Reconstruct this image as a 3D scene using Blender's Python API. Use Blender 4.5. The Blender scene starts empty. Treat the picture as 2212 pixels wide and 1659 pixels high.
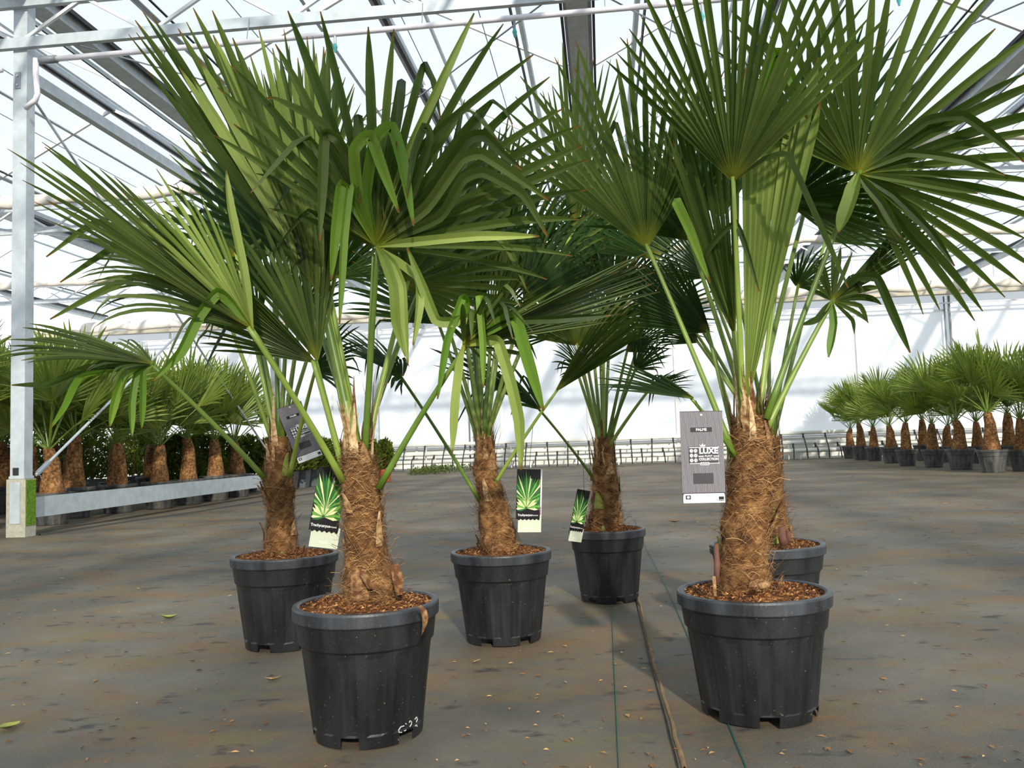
import bpy, math, random
from mathutils import Vector as V, Matrix as MX, noise as NZ

# ------------------------------------------------------------------ scene, camera, sky, sun, exposure
SC = bpy.context.scene
COL = SC.collection
IW, IH, FPX = 2212., 1659., 1850.
PITCH, ROLL, YAW = math.radians(4.03), math.radians(1.9), math.radians(6.0)
CAMP = V((0, 0, 0.70))
CROT = MX.Rotation(math.pi/2 + PITCH, 3, 'X') @ MX.Rotation(-ROLL, 3, 'Z')
cam_d = bpy.data.cameras.new('camera'); cam_d.sensor_fit = 'HORIZONTAL'; cam_d.sensor_width = 36
cam_d.lens = 36*FPX/IW; cam_d.clip_end = 400
cam = bpy.data.objects.new('camera', cam_d); COL.objects.link(cam)
cam.matrix_world = MX.Translation(CAMP) @ CROT.to_4x4()
SC.camera = cam
SC.view_settings.view_transform = 'Standard'; SC.view_settings.look = 'None'
SC.view_settings.gamma = 1; SC.view_settings.use_curve_mapping = False
SC.view_settings.exposure = 0.0

w = bpy.data.worlds.new('sky'); SC.world = w; w.use_nodes = True
nt = w.node_tree; nt.nodes.clear()
o_ = nt.nodes.new('ShaderNodeOutputWorld'); b_ = nt.nodes.new('ShaderNodeBackground')
tc = nt.nodes.new('ShaderNodeTexCoord'); sx = nt.nodes.new('ShaderNodeSeparateXYZ')
rp = nt.nodes.new('ShaderNodeValToRGB')
rp.color_ramp.elements[0].position = 0.0; rp.color_ramp.elements[0].color = (0.86, 0.92, 0.97, 1)
rp.color_ramp.elements[1].position = 0.75; rp.color_ramp.elements[1].color = (0.74, 0.86, 0.97, 1)
nt.links.new(tc.outputs['Generated'], sx.inputs[0]); nt.links.new(sx.outputs['Z'], rp.inputs[0])
nt.links.new(rp.outputs[0], b_.inputs[0]); b_.inputs[1].default_value = 1.3
nt.links.new(b_.outputs[0], o_.inputs[0])

sun_d = bpy.data.lights.new('sun', 'SUN'); sun_d.energy = 5.0; sun_d.angle = math.radians(2.0)
sun_d.color = (1.0, 0.93, 0.80)
sun = bpy.data.objects.new('sun', sun_d); COL.objects.link(sun)
AZ, EL = math.radians(9), math.radians(24)
ldir = V((-math.sin(AZ)*math.cos(EL), math.cos(AZ)*math.cos(EL), -math.sin(EL)))
sun.rotation_euler = ldir.to_track_quat('-Z', 'Y').to_euler()
sun.location = (3, -12, 9)

# ------------------------------------------------------------------ geometry from pixels
def ray(x, y): return CROT @ V(((x-IW/2)/FPX, -(y-IH/2)/FPX, -1.0))
def aty(x, y, Y):                       # point of the pixel's ray at world depth Y
    d = ray(x, y); return CAMP + d*(Y/d.y)
def atz(x, y, z=0.0):
    d = ray(x, y); return CAMP + d*((z-CAMP.z)/d.z)
GR = MX.Rotation(-YAW, 3, 'Z')
def G(X, Y, Z): return GR @ V((X, Y, Z))   # the greenhouse's own axes

# ------------------------------------------------------------------ helpers
def lin(c):
    return tuple(((v/255.)/12.92 if v/255. <= .04045 else ((v/255.+.055)/1.055)**2.4) for v in c) + (1,)

class MB:
    def __init__(s): s.v = []; s.f = []; s.uv = []; s.mi = []
    def add(s, vs, fs, uv=None, mi=0):
        b = len(s.v); s.v += [tuple(p) for p in vs]
        for f in fs: s.f.append(tuple(b+i for i in f)); s.mi.append(mi)
        s.uv += list(uv) if uv else [(0.5, 0.5)]*len(vs)
        return s
    def box(s, c, hx, hy, hz, uv=None):         # centre + three half vectors
        c, hx, hy, hz = V(c), V(hx), V(hy), V(hz)
        vs = [c+hx*a+hy*b+hz*d for d in (-1, 1) for b in (-1, 1) for a in (-1, 1)]
        return s.add(vs, [(0,2,3,1),(4,5,7,6),(0,1,5,4),(2,6,7,3),(0,4,6,2),(1,3,7,5)], uv)
    def bar(s, a, b, wd, ht, up=V((0,0,1))):    # box beam between two points
        a, b = V(a), V(b); d = b-a; L = d.length; d.normalize()
        sd = d.cross(up)
        if sd.length < 1e-4: sd = V((1,0,0)) if abs(d.x) < .9 else V((0,1,0))
        sd.normalize(); u = sd.cross(d)
        return s.box((a+b)/2, d*(L/2), sd*(wd/2), u*(ht/2))
    def tube(s, pts, rad, n=8, cap=True, flat=1.0, uv=None):
        pts = [V(p) for p in pts]; m = len(pts)
        rad = rad if hasattr(rad, '__len__') else [rad]*m
        vs = []; fs = []; uvs = []; ref = V((0.13, -1, 0.21)).normalized()
        for i, p in enumerate(pts):
            d = (pts[min(i+1, m-1)]-pts[max(i-1, 0)]).normalized()
            a = d.cross(ref)
            if a.length < 1e-3: a = d.cross(V((1, 0, 0)))
            a.normalize(); b = a.cross(d)
            for k in range(n):
                t = 2*math.pi*k/n
                vs.append(p+(a*math.cos(t)+b*math.sin(t)*flat)*rad[i]); uvs.append(uv or (0.5, i/(m-1)))
        for i in range(m-1):
            for k in range(n):
                k2 = (k+1) % n; fs.append((i*n+k, i*n+k2, (i+1)*n+k2, (i+1)*n+k))
        if cap:
            fs.append(tuple(reversed(range(n)))); fs.append(tuple(range((m-1)*n, m*n)))
        return s.add(vs, fs, uvs)
    def mesh(s, name, smooth=False):
        me = bpy.data.meshes.new(name); me.from_pydata(s.v, [], s.f)
        ul = me.uv_layers.new(name='uv'); li = []
        for f in s.f:
            for i in f: li += s.uv[i]
        ul.data.foreach_set('uv', li)
        if smooth: me.polygons.foreach_set('use_smooth', [True]*len(s.f))
        if any(s.mi): me.polygons.foreach_set('material_index', s.mi)
        me.update(); return me
    def build(s, name, mat, parent=None, smooth=False):
        me = s.mesh(name, smooth)
        for m_ in (mat if isinstance(mat, list) else [mat]): me.materials.append(m_)
        return link(name, me, parent)

def link(name, data, parent=None):
    o = bpy.data.objects.new(name, data); COL.objects.link(o)
    if parent is not None:
        o.parent = parent; o.matrix_parent_inverse = parent.matrix_world.inverted() if False else MX.Translation(-V(parent.get('_org', (0, 0, 0))))
    return o
def empty(name, loc=(0, 0, 0)):
    o = bpy.data.objects.new(name, None); COL.objects.link(o); o.location = loc
    o.empty_display_size = .1; o['_org'] = tuple(loc); return o
def tag(o, label, cat, group=None):
    o['label'] = label; o['category'] = cat
    if group: o['group'] = group
    return o
def struct(o): o['kind'] = 'structure'; return o
def copy_tree(o, parent=None):
    c = o.copy(); COL.objects.link(c)
    if parent is not None: c.parent = parent
    for ch in list(o.children): copy_tree(ch, c)
    return c

# ------------------------------------------------------------------ materials
def material(name):
    m = bpy.data.materials.new(name); m.use_nodes = True; t = m.node_tree; t.nodes.clear()
    out = t.nodes.new('ShaderNodeOutputMaterial')
    return m, t, out
def nd(t, typ, **kw):
    n = t.nodes.new(typ)
    for k, v in kw.items():
        if k in n.inputs: n.inputs[k].default_value = v
        else: setattr(n, k, v)
    return n
def noise_ramp(t, scale, stops, detail=6, rough=.6, vec=None, dist=0):
    n = nd(t, 'ShaderNodeTexNoise', Scale=scale, Detail=detail, Roughness=rough, Distortion=dist)
    if vec is not None: t.links.new(vec, n.inputs['Vector'])
    r = nd(t, 'ShaderNodeValToRGB'); e = r.color_ramp.elements
    while len(e) < len(stops): e.new(.5)
    for i, (p, c) in enumerate(stops): e[i].position = p; e[i].color = c
    t.links.new(n.outputs['Fac'], r.inputs[0]); return r, n
def simple(name, rgb, rough=.5, metal=0., var=.12, scale=14, bump=.0, spec=.5):
    m, t, out = material(name)
    c = lin(rgb); d = tuple(x*(1-var) for x in c[:3])+(1,); u = tuple(min(1, x*(1+var)) for x in c[:3])+(1,)
    co = nd(t, 'ShaderNodeTexCoord')
    r, n = noise_ramp(t, scale, [(.3, d), (.7, u)], vec=co.outputs['Object'])
    p = nd(t, 'ShaderNodeBsdfPrincipled', Roughness=rough, Metallic=metal)
    p.inputs['Specular IOR Level'].default_value = spec
    t.links.new(r.outputs[0], p.inputs['Base Color'])
    if bump:
        b = nd(t, 'ShaderNodeBump', Strength=bump, Distance=.01)
        t.links.new(n.outputs['Fac'], b.inputs['Height']); t.links.new(b.outputs[0], p.inputs['Normal'])
    t.links.new(p.outputs[0], out.inputs[0]); return m

def leaf_mat(name, dark, light, tr, trans=.32, rough=.48):
    # uv.x: random shade of the segment, uv.y: position along it (tip scorch)
    m, t, out = material(name)
    uv = nd(t, 'ShaderNodeUVMap'); s = nd(t, 'ShaderNodeSeparateXYZ'); t.links.new(uv.outputs[0], s.inputs[0])
    co = nd(t, 'ShaderNodeTexCoord')
    n = nd(t, 'ShaderNodeTexNoise', Scale=9., Detail=5.); t.links.new(co.outputs['Object'], n.inputs['Vector'])
    mx = nd(t, 'ShaderNodeMath', operation='MULTIPLY_ADD'); mx.inputs[1].default_value = .55
    t.links.new(s.outputs['X'], mx.inputs[0])
    k = nd(t, 'ShaderNodeMath', operation='MULTIPLY'); k.inputs[1].default_value = .5
    t.links.new(n.outputs['Fac'], k.inputs[0]); t.links.new(k.outputs[0], mx.inputs[2])
    r = nd(t, 'ShaderNodeValToRGB'); e = r.color_ramp.elements
    e[0].position = .12; e[0].color = lin(dark); e[1].position = .9; e[1].color = lin(light)
    t.links.new(mx.outputs[0], r.inputs[0])
    tip = nd(t, 'ShaderNodeValToRGB'); te = tip.color_ramp.elements
    te[0].position = .955; te[0].color = (0, 0, 0, 1); te[1].position = .985; te[1].color = (1, 1, 1, 1)
    t.links.new(s.outputs['Y'], tip.inputs[0])
    hub = nd(t, 'ShaderNodeValToRGB'); he = hub.color_ramp.elements
    he[0].position = .0; he[0].color = (.75, .75, .75, 1); he[1].position = .13; he[1].color = (0, 0, 0, 1)
    t.links.new(s.outputs['Y'], hub.inputs[0])
    m1 = nd(t, 'ShaderNodeMix', data_type='RGBA'); t.links.new(hub.outputs[0], m1.inputs[0])
    t.links.new(r.outputs[0], m1.inputs[6]); m1.inputs[7].default_value = lin((150, 150, 40))
    m2 = nd(t, 'ShaderNodeMix', data_type='RGBA'); t.links.new(tip.outputs[0], m2.inputs[0])
    t.links.new(m1.outputs[2], m2.inputs[6]); m2.inputs[7].default_value = lin((120, 78, 36))
    p = nd(t, 'ShaderNodeBsdfPrincipled', Roughness=rough); p.inputs['Specular IOR Level'].default_value = .28
    t.links.new(m2.outputs[2], p.inputs['Base Color'])
    tl = nd(t, 'ShaderNodeBsdfTranslucent'); tl.inputs[0].default_value = lin(tr)
    ms = nd(t, 'ShaderNodeMixShader'); ms.inputs[0].default_value = trans
    t.links.new(p.outputs[0], ms.inputs[1]); t.links.new(tl.outputs[0], ms.inputs[2])
    # fine lengthwise ribs come from the pleats themselves; a little grain here
    b = nd(t, 'ShaderNodeBump', Strength=.15, Distance=.002)
    n2 = nd(t, 'ShaderNodeTexNoise', Scale=160., Detail=2.); t.links.new(co.outputs['Object'], n2.inputs['Vector'])
    t.links.new(n2.outputs['Fac'], b.inputs['Height']); t.links.new(b.outputs[0], p.inputs['Normal'])
    t.links.new(ms.outputs[0], out.inputs[0]); return m

def uv_ramp_mat(name, stops, rough=.8, trans=0., noise=.0, nscale=40, bump=0., spec=.3):
    # colour from uv.x, broken by noise
    m, t, out = material(name)
    uv = nd(t, 'ShaderNodeUVMap'); s = nd(t, 'ShaderNodeSeparateXYZ'); t.links.new(uv.outputs[0], s.inputs[0])
    co = nd(t, 'ShaderNodeTexCoord'); n = nd(t, 'ShaderNodeTexNoise', Scale=nscale, Detail=6.)
    t.links.new(co.outputs['Object'], n.inputs['Vector'])
    k = nd(t, 'ShaderNodeMapRange'); k.inputs[1].default_value = .25; k.inputs[2].default_value = .75
    k.inputs[3].default_value = -noise; k.inputs[4].default_value = noise
    t.links.new(n.outputs['Fac'], k.inputs[0])
    a = nd(t, 'ShaderNodeMath', operation='ADD'); t.links.new(s.outputs['X'], a.inputs[0]); t.links.new(k.outputs[0], a.inputs[1])
    r = nd(t, 'ShaderNodeValToRGB'); e = r.color_ramp.elements
    while len(e) < len(stops): e.new(.5)
    for i, (p_, c) in enumerate(stops): e[i].position = p_; e[i].color = lin(c)
    t.links.new(a.outputs[0], r.inputs[0])
    p = nd(t, 'ShaderNodeBsdfPrincipled', Roughness=rough); p.inputs['Specular IOR Level'].default_value = spec
    t.links.new(r.outputs[0], p.inputs['Base Color'])
    if bump:
        b = nd(t, 'ShaderNodeBump', Strength=bump, Distance=.01)
        t.links.new(n.outputs['Fac'], b.inputs['Height']); t.links.new(b.outputs[0], p.inputs['Normal'])
    t.links.new(p.outputs[0], out.inputs[0]); return m

M = {}
M['leaf'] = leaf_mat('palm_leaf', (28, 50, 20), (100, 116, 57), (90, 126, 22), .24)
M['leaf_pale'] = leaf_mat('palm_leaf_pale', (96, 118, 48), (166, 180, 100), (140, 170, 44))
M['leaf_dark'] = leaf_mat('palm_leaf_dark', (22, 44, 22), (58, 84, 40), (64, 100, 18), .24)  # shade from neighbouring fronds is put into this darker green
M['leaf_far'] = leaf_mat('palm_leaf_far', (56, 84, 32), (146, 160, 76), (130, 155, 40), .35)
M['leaf_bright'] = leaf_mat('palm_leaf_bright', (82, 120, 40), (128, 156, 62), (120, 170, 30), .3)  # greener upper side, with light shining through the blade put into the colour
M['petiole'] = uv_ramp_mat('palm_petiole', [(.2, (84, 112, 34)), (.8, (138, 158, 66))], .4, noise=.18, nscale=12, spec=.5)
M['trunk'] = uv_ramp_mat('trunk_fibre', [(.1, (62, 40, 24)), (.45, (120, 82, 48)), (.9, (176, 134, 86))], .95, noise=.42, nscale=34, bump=.9)
M['fibre'] = uv_ramp_mat('loose_fibre', [(.0, (70, 44, 25)), (.5, (136, 94, 55)), (1, (200, 160, 108))], .85, noise=.12)
M['sheath'] = uv_ramp_mat('dry_sheath', [(.0, (96, 60, 36)), (.5, (160, 122, 82)), (1, (214, 186, 142))], .85, noise=.5, nscale=70, bump=.5)
M['stub'] = uv_ramp_mat('green_stub', [(.0, (112, 128, 52)), (1, (168, 168, 88))], .6, noise=.2)
M['crumbs'] = uv_ramp_mat('soil_crumb', [(.0, (56, 32, 18)), (.6, (124, 76, 40)), (1, (196, 146, 92))], .95, noise=.1)
M['soil'] = uv_ramp_mat('potting_soil', [(.1, (52, 30, 17)), (.5, (110, 66, 34)), (.95, (172, 116, 66))], 1., noise=.5, nscale=60, bump=1.)
def pot_mat(name, base, hi):
    m, t, out = material(name)
    co = nd(t, 'ShaderNodeTexCoord')
    mp = nd(t, 'ShaderNodeMapping'); mp.inputs['Scale'].default_value = (9, 9, 2.2); t.links.new(co.outputs['Object'], mp.inputs[0])
    r, n = noise_ramp(t, 1.6, [(.38, lin(base)), (.75, lin(hi))], vec=mp.outputs[0])
    sp, n2 = noise_ramp(t, 140, [(.70, (0, 0, 0, 1)), (.76, (1, 1, 1, 1))], detail=2, vec=co.outputs['Object'])
    mx = nd(t, 'ShaderNodeMix', data_type='RGBA'); t.links.new(sp.outputs[0], mx.inputs[0])
    t.links.new(r.outputs[0], mx.inputs[6]); mx.inputs[7].default_value = lin((120, 112, 98))
    p = nd(t, 'ShaderNodeBsdfPrincipled', Roughness=.42)
    t.links.new(mx.outputs[2], p.inputs['Base Color'])
    rr = nd(t, 'ShaderNodeMapRange'); rr.inputs[3].default_value = .30; rr.inputs[4].default_value = .58
    t.links.new(n.outputs['Fac'], rr.inputs[0]); t.links.new(rr.outputs[0], p.inputs['Roughness'])
    b = nd(t, 'ShaderNodeBump', Strength=.12, Distance=.004); t.links.new(n2.outputs['Fac'], b.inputs['Height']); t.links.new(b.outputs[0], p.inputs['Normal'])
    t.links.new(p.outputs[0], out.inputs[0]); return m
M['pot'] = pot_mat('black_pot_plastic', (19, 20, 22), (44, 45, 48))
M['pot_rim'] = pot_mat('pot_rim_highlit_plastic', (34, 36, 40), (72, 76, 82))  # pot plastic made lighter: the rim's highlight is put into the colour
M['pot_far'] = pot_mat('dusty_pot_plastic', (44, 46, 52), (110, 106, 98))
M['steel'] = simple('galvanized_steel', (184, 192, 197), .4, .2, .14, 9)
M['steel_dark'] = simple('dark_steel', (140, 148, 156), .4, .2, .15, 9)  # darker grey tone for ridges, wires and small fittings
M['alu'] = simple('white_aluminium', (222, 222, 224), .4, .15, .06, 6)
M['rubber'] = simple('black_rubber', (30, 30, 34), .6)
M['pvc'] = simple('grey_white_pvc', (226, 222, 230), .35, 0, .05)
M['pvc_grey'] = simple('grey_pvc', (120, 126, 132), .45)
M['hose'] = simple('black_hose', (38, 34, 36), .5)
M['nozzle'] = simple('teal_nozzle', (70, 160, 165), .4)
M['concrete'] = simple('pale_concrete', (168, 164, 148), .9, 0, .2, 30, .4)
M['moss'] = simple('green_moss', (92, 128, 22), .95, 0, .45, 40, .8)
M['white_board'] = simple('white_panel', (228, 226, 218), .6, 0, .08, 3)
M['screen'] = simple('folded_screen_cloth', (232, 224, 214), .85, 0, .12, 5, .2)
M['card_dark'] = simple('dark_card', (58, 51, 57), .35, 0, .05)
M['card_line'] = simple('grey_print', (166, 160, 166), .4, 0, .03)
M['card_white'] = simple('white_print', (236, 236, 234), .5, 0, .02)
M['card_black'] = simple('black_print', (24, 22, 24), .35, 0, .05)
M['card_pale'] = simple('pale_green_card', (208, 214, 190), .5, 0, .03)
M['pr_green'] = simple('green_print', (44, 110, 50), .4, 0, .1)
M['pr_green2'] = simple('bright_green_print', (104, 166, 66), .4, 0, .1)
M['pr_yel'] = simple('pale_yellow_print', (232, 238, 170), .4, 0, .05)
M['pr_pink'] = simple('pink_print', (190, 80, 140), .4, 0, .1)
M['terra'] = simple('terracotta', (196, 84, 44), .7)
M['greypot'] = simple('grey_pot_plastic', (86, 92, 98), .5)
M['green_thread'] = simple('green_thread', (40, 120, 100), .7)
M['shrub'] = leaf_mat('conifer_leaf', (34, 52, 18), (104, 116, 40), (90, 110, 20), .25)
M['chalk'] = simple('chalk_mark', (190, 196, 190), .9)
M['string'] = simple('dark_string', (40, 36, 40), .8)

def glass_mat():
    m, t, out = material('greenhouse_glass')
    tr = nd(t, 'ShaderNodeBsdfTransparent'); tr.inputs[0].default_value = (.95, .975, .98, 1)
    g = nd(t, 'ShaderNodeBsdfGlossy', Roughness=.08); g.inputs[0].default_value = (.9, .95, 1, 1)
    d = nd(t, 'ShaderNodeBsdfDiffuse'); d.inputs[0].default_value = (.85, .9, .95, 1)
    co = nd(t, 'ShaderNodeTexCoord')
    r, n = noise_ramp(t, .7, [(.35, (.02, .02, .02, 1)), (.8, (.10, .10, .10, 1))], vec=co.outputs['Object'])
    m1 = nd(t, 'ShaderNodeMixShader'); t.links.new(r.outputs[0], m1.inputs[0])
    t.links.new(tr.outputs[0], m1.inputs[1]); t.links.new(d.outputs[0], m1.inputs[2])
    m2 = nd(t, 'ShaderNodeMixShader'); m2.inputs[0].default_value = .04
    t.links.new(m1.outputs[0], m2.inputs[1]); t.links.new(g.outputs[0], m2.inputs[2])
    t.links.new(m2.outputs[0], out.inputs[0]); return m
M['glass'] = glass_mat()
def film_mat():
    m, t, out = material('white_wall_film')
    co = nd(t, 'ShaderNodeTexCoord')
    r, n = noise_ramp(t, .55, [(.3, lin((206, 206, 210))), (.75, lin((240, 240, 240)))], vec=co.outputs['Object'], detail=4)
    p = nd(t, 'ShaderNodeBsdfPrincipled', Roughness=.35); t.links.new(r.outputs[0], p.inputs['Base Color'])
    tl = nd(t, 'ShaderNodeBsdfTranslucent'); tl.inputs[0].default_value = (.85, .88, .9, 1)
    ms = nd(t, 'ShaderNodeMixShader'); ms.inputs[0].default_value = .4
    b = nd(t, 'ShaderNodeBump', Strength=.25, Distance=.06); t.links.new(n.outputs['Fac'], b.inputs['Height']); t.links.new(b.outputs[0], p.inputs['Normal'])
    t.links.new(p.outputs[0], ms.inputs[1]); t.links.new(tl.outputs[0], ms.inputs[2]); t.links.new(ms.outputs[0], out.inputs[0]); return m
M['film'] = film_mat()
M['trough'] = simple('mottled_trough', (172, 164, 148), .7, 0, .3, 1.2)  # mottled grey-beige, darker than the cloth lying above it
def floor_mat():
    m, t, out = material('ground_cloth')
    co = nd(t, 'ShaderNodeTexCoord'); P = co.outputs['Object']
    base, n0 = noise_ramp(t, .9, [(.3, lin((68, 67, 64))), (.7, lin((126, 118, 104)))], vec=P, detail=8)
    st = nd(t, 'ShaderNodeMapping'); st.inputs['Scale'].default_value = (.75, 1.35, 1); t.links.new(P, st.inputs[0])
    br, n1 = noise_ramp(t, 1.9, [(.46, (0, 0, 0, 1)), (.66, (.85, .85, .85, 1))], vec=st.outputs[0], detail=12, rough=.76, dist=.3)
    m1 = nd(t, 'ShaderNodeMix', data_type='RGBA'); t.links.new(br.outputs[0], m1.inputs[0]); t.links.new(base.outputs[0], m1.inputs[6]); m1.inputs[7].default_value = lin((128, 98, 64))
    ol, n2 = noise_ramp(t, 2.8, [(.54, (0, 0, 0, 1)), (.74, (.8, .8, .8, 1))], vec=st.outputs[0], detail=12, rough=.76)
    m2 = nd(t, 'ShaderNodeMix', data_type='RGBA'); t.links.new(ol.outputs[0], m2.inputs[0]); t.links.new(m1.outputs[2], m2.inputs[6]); m2.inputs[7].default_value = lin((116, 112, 62))
    dk, n3 = noise_ramp(t, 8.5, [(.60, (0, 0, 0, 1)), (.70, (.75, .75, .75, 1))], vec=st.outputs[0], detail=3)
    m3 = nd(t, 'ShaderNodeMix', data_type='RGBA'); t.links.new(dk.outputs[0], m3.inputs[0]); t.links.new(m2.outputs[2], m3.inputs[6]); m3.inputs[7].default_value = lin((52, 52, 54))
    sp, n4 = noise_ramp(t, 70, [(.70, (0, 0, 0, 1)), (.78, (.7, .7, .7, 1))], vec=P, detail=2)
    m4 = nd(t, 'ShaderNodeMix', data_type='RGBA'); t.links.new(sp.outputs[0], m4.inputs[0]); t.links.new(m3.outputs[2], m4.inputs[6]); m4.inputs[7].default_value = lin((150, 138, 118))
    p = nd(t, 'ShaderNodeBsdfPrincipled', Roughness=.6); p.inputs['Specular IOR Level'].default_value = .18; t.links.new(m4.outputs[2], p.inputs['Base Color'])
    rr = nd(t, 'ShaderNodeMapRange'); rr.inputs[3].default_value = .5; rr.inputs[4].default_value = .85
    t.links.new(n1.outputs['Fac'], rr.inputs[0]); t.links.new(rr.outputs[0], p.inputs['Roughness'])
    wv = nd(t, 'ShaderNodeTexNoise', Scale=240., Detail=2.); t.links.new(P, wv.inputs['Vector'])
    ad = nd(t, 'ShaderNodeMath', operation='MULTIPLY_ADD'); ad.inputs[1].default_value = 6.; t.links.new(n0.outputs['Fac'], ad.inputs[0]); t.links.new(wv.outputs['Fac'], ad.inputs[2])
    b = nd(t, 'ShaderNodeBump', Strength=.35, Distance=.006); t.links.new(ad.outputs[0], b.inputs['Height']); t.links.new(b.outputs[0], p.inputs['Normal'])
    t.links.new(p.outputs[0], out.inputs[0]); return m
M['floor'] = floor_mat()

# ------------------------------------------------------------------ the greenhouse
HG, HR = 5.14, 6.62                 # gutter and ridge heights
GUT = [-16.0, -10.72, -5.42, -0.10, 5.20, 10.5, 15.8]
Y0, Y1 = -15.0, 26.0
TR = [-11.5, -5.2, 1.1, 7.415, 13.715, 20.015]       # truss lines
def smooth_floor():
    mb = MB(); n = 90; vs = []; fs = []
    for j in range(n+1):
        for i in range(n+1):
            X = -17+34*i/n; Y = -14+40.2*j/n
            z = .004*NZ.noise((X*1.1, Y*1.1, 0)) if 1 < Y else 0
            vs.append(G(X, Y, z-.004))
    for j in range(n):
        for i in range(n):
            a = j*(n+1)+i; fs.append((a, a+1, a+n+2, a+n+1))
    return mb.add(vs, fs).build('floor', M['floor'], smooth=True)
floor = struct(smooth_floor())

def strip(name, pix, wd, mat, z=.002, h=.004, jit=0., parent=floor):
    rnd = random.Random(5); pts = [atz(x, y) for x, y in pix]; mb = MB(); vs = []; fs = []
    full = []
    for a, b in zip(pts[:-1], pts[1:]):
        k = max(2, int((b-a).length/.06)); full += [a.lerp(b, i/k) for i in range(k)]
    full.append(pts[-1])
    for i, p in enumerate(full):
        d = (full[min(i+1, len(full)-1)]-full[max(0, i-1)]).normalized(); sd = V((d.y, -d.x, 0))
        j = jit*(rnd.random()-.5); wv = wd*(1+(rnd.random()-.5)*(.5 if jit else 0))
        vs += [p+sd*(j-wv/2)+V((0, 0, z-.004)), p+sd*j+V((0, 0, z+h)), p+sd*(j+wv/2)+V((0, 0, z-.004))]
    for i in range(len(full)-1):
        a = 3*i; fs += [(a, a+1, a+4, a+3), (a+1, a+2, a+5, a+4)]
    return mb.add(vs, fs).build(name, mat, parent, True)
strip('green_thread', [(1337, 1659), (1327, 1447), (1321, 1310), (1318, 1150)], .0022, M['green_thread'], h=.0005)
strip('green_thread', [(1613, 1659), (1573, 1562), (1506, 1420), (1450, 1290), (1395, 1182), (1370, 1120)], .0026, M['green_thread'], h=.0005)
M['seam'] = simple('soil_filled_seam', (128, 104, 74), .95, 0, .35, 30, .6)
M['seam_edge'] = simple('dark_cloth_edge', (58, 54, 50), .8, 0, .2)
strip('cloth_seam', [(1478, 1659), (1440, 1520), (1412, 1430), (1382, 1303), (1366, 1240)], .010, M['seam'], h=.002, jit=.004)
strip('cloth_edge', [(1466, 1659), (1430, 1520), (1404, 1430), (1376, 1303), (1361, 1240)], .003, M['seam_edge'], h=.003, jit=.001)
strip('cloth_edge', [(86, 1156), (240, 1133), (420, 1107), (600, 1078), (700, 1062)], .03, M['seam_edge'], h=.012, jit=.01)

# roof: one ceiling with its gutters, ridges, rafters, purlins, panes
ceil = struct(empty('ceiling', (0, 0, 0)))
Yv = [Y0+(Y1-Y0)*k/13 for k in range(14)]
for gx in GUT:
    mb = MB(); a, b = G(gx, Y0, HG), G(gx, Y1, HG)
    mb.bar(a+V((0, 0, .02)), b+V((0, 0, .02)), .20, .015)
    for s in (-1, 1):
        mb.bar(G(gx+s*.10, Y0, HG+.09), G(gx+s*.10, Y1, HG+.09), .02, .16)
        mb.bar(G(gx+s*.135, Y0, HG+.16), G(gx+s*.125, Y1, HG+.16), .04, .02)
    mb.build('gutter', M['steel'], ceil)
    for s in (-1, 1):
        MB().bar(G(gx+s*.17, Y0, HG+.13), G(gx+s*.17, Y1, HG+.13), .03, .05).build('gutter_seal', M['rubber'], ceil)
def slope_pt(gx, s, t, Y): return G(gx+s*(.16+t*2.49), Y, HG+.19+t*(HR-HG-.19))
pane_i = 0
for gi, gx in enumerate(GUT):
    for s in (-1, 1):
        if (gi == 0 and s < 0) or (gi == len(GUT)-1 and s > 0): continue
        for k in range(13):
            ya, yb = Yv[k]+.02, Yv[k+1]-.02
            c = [slope_pt(gx, s, .0, ya), slope_pt(gx, s, .985, ya), slope_pt(gx, s, .985, yb), slope_pt(gx, s, .0, yb)]
            MB().add(c, [(0, 1, 2, 3)]).build('glass_pane', M['glass'], ceil)
        for k in range(14):
            a, b = slope_pt(gx, s, .0, Yv[k]), slope_pt(gx, s, 1., Yv[k])
            dz = V((0, 0, -.03)); MB().bar(a+dz, b+dz, .045, .05).build('rafter', M['alu'], ceil)
        for t, mt, wd in ((.20, 'steel', .06), (.24, 'rubber', .02), (.72, 'steel', .04)):
            a, b = slope_pt(gx, s, t, Y0), slope_pt(gx, s, t, Y1); dz = V((0, 0, -.05))
            MB().bar(a+dz, b+dz, wd, .03, (slope_pt(gx, s, 1, 0)-slope_pt(gx, s, 0, 0)).cross(G(0, 1, 0))).build('purlin' if mt != 'rubber' else 'purlin_seal', M[mt], ceil)
for gx, gx2 in zip(GUT[:-1], GUT[1:]):
    X = (gx+gx2)/2
    mb = MB()
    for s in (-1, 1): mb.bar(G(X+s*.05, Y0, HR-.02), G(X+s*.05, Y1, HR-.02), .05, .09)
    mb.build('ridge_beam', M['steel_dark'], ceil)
    MB().bar(G(X, Y0, HR-.05), G(X, Y1, HR-.05), .04, .06).build('ridge_seal', M['rubber'], ceil)
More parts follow.
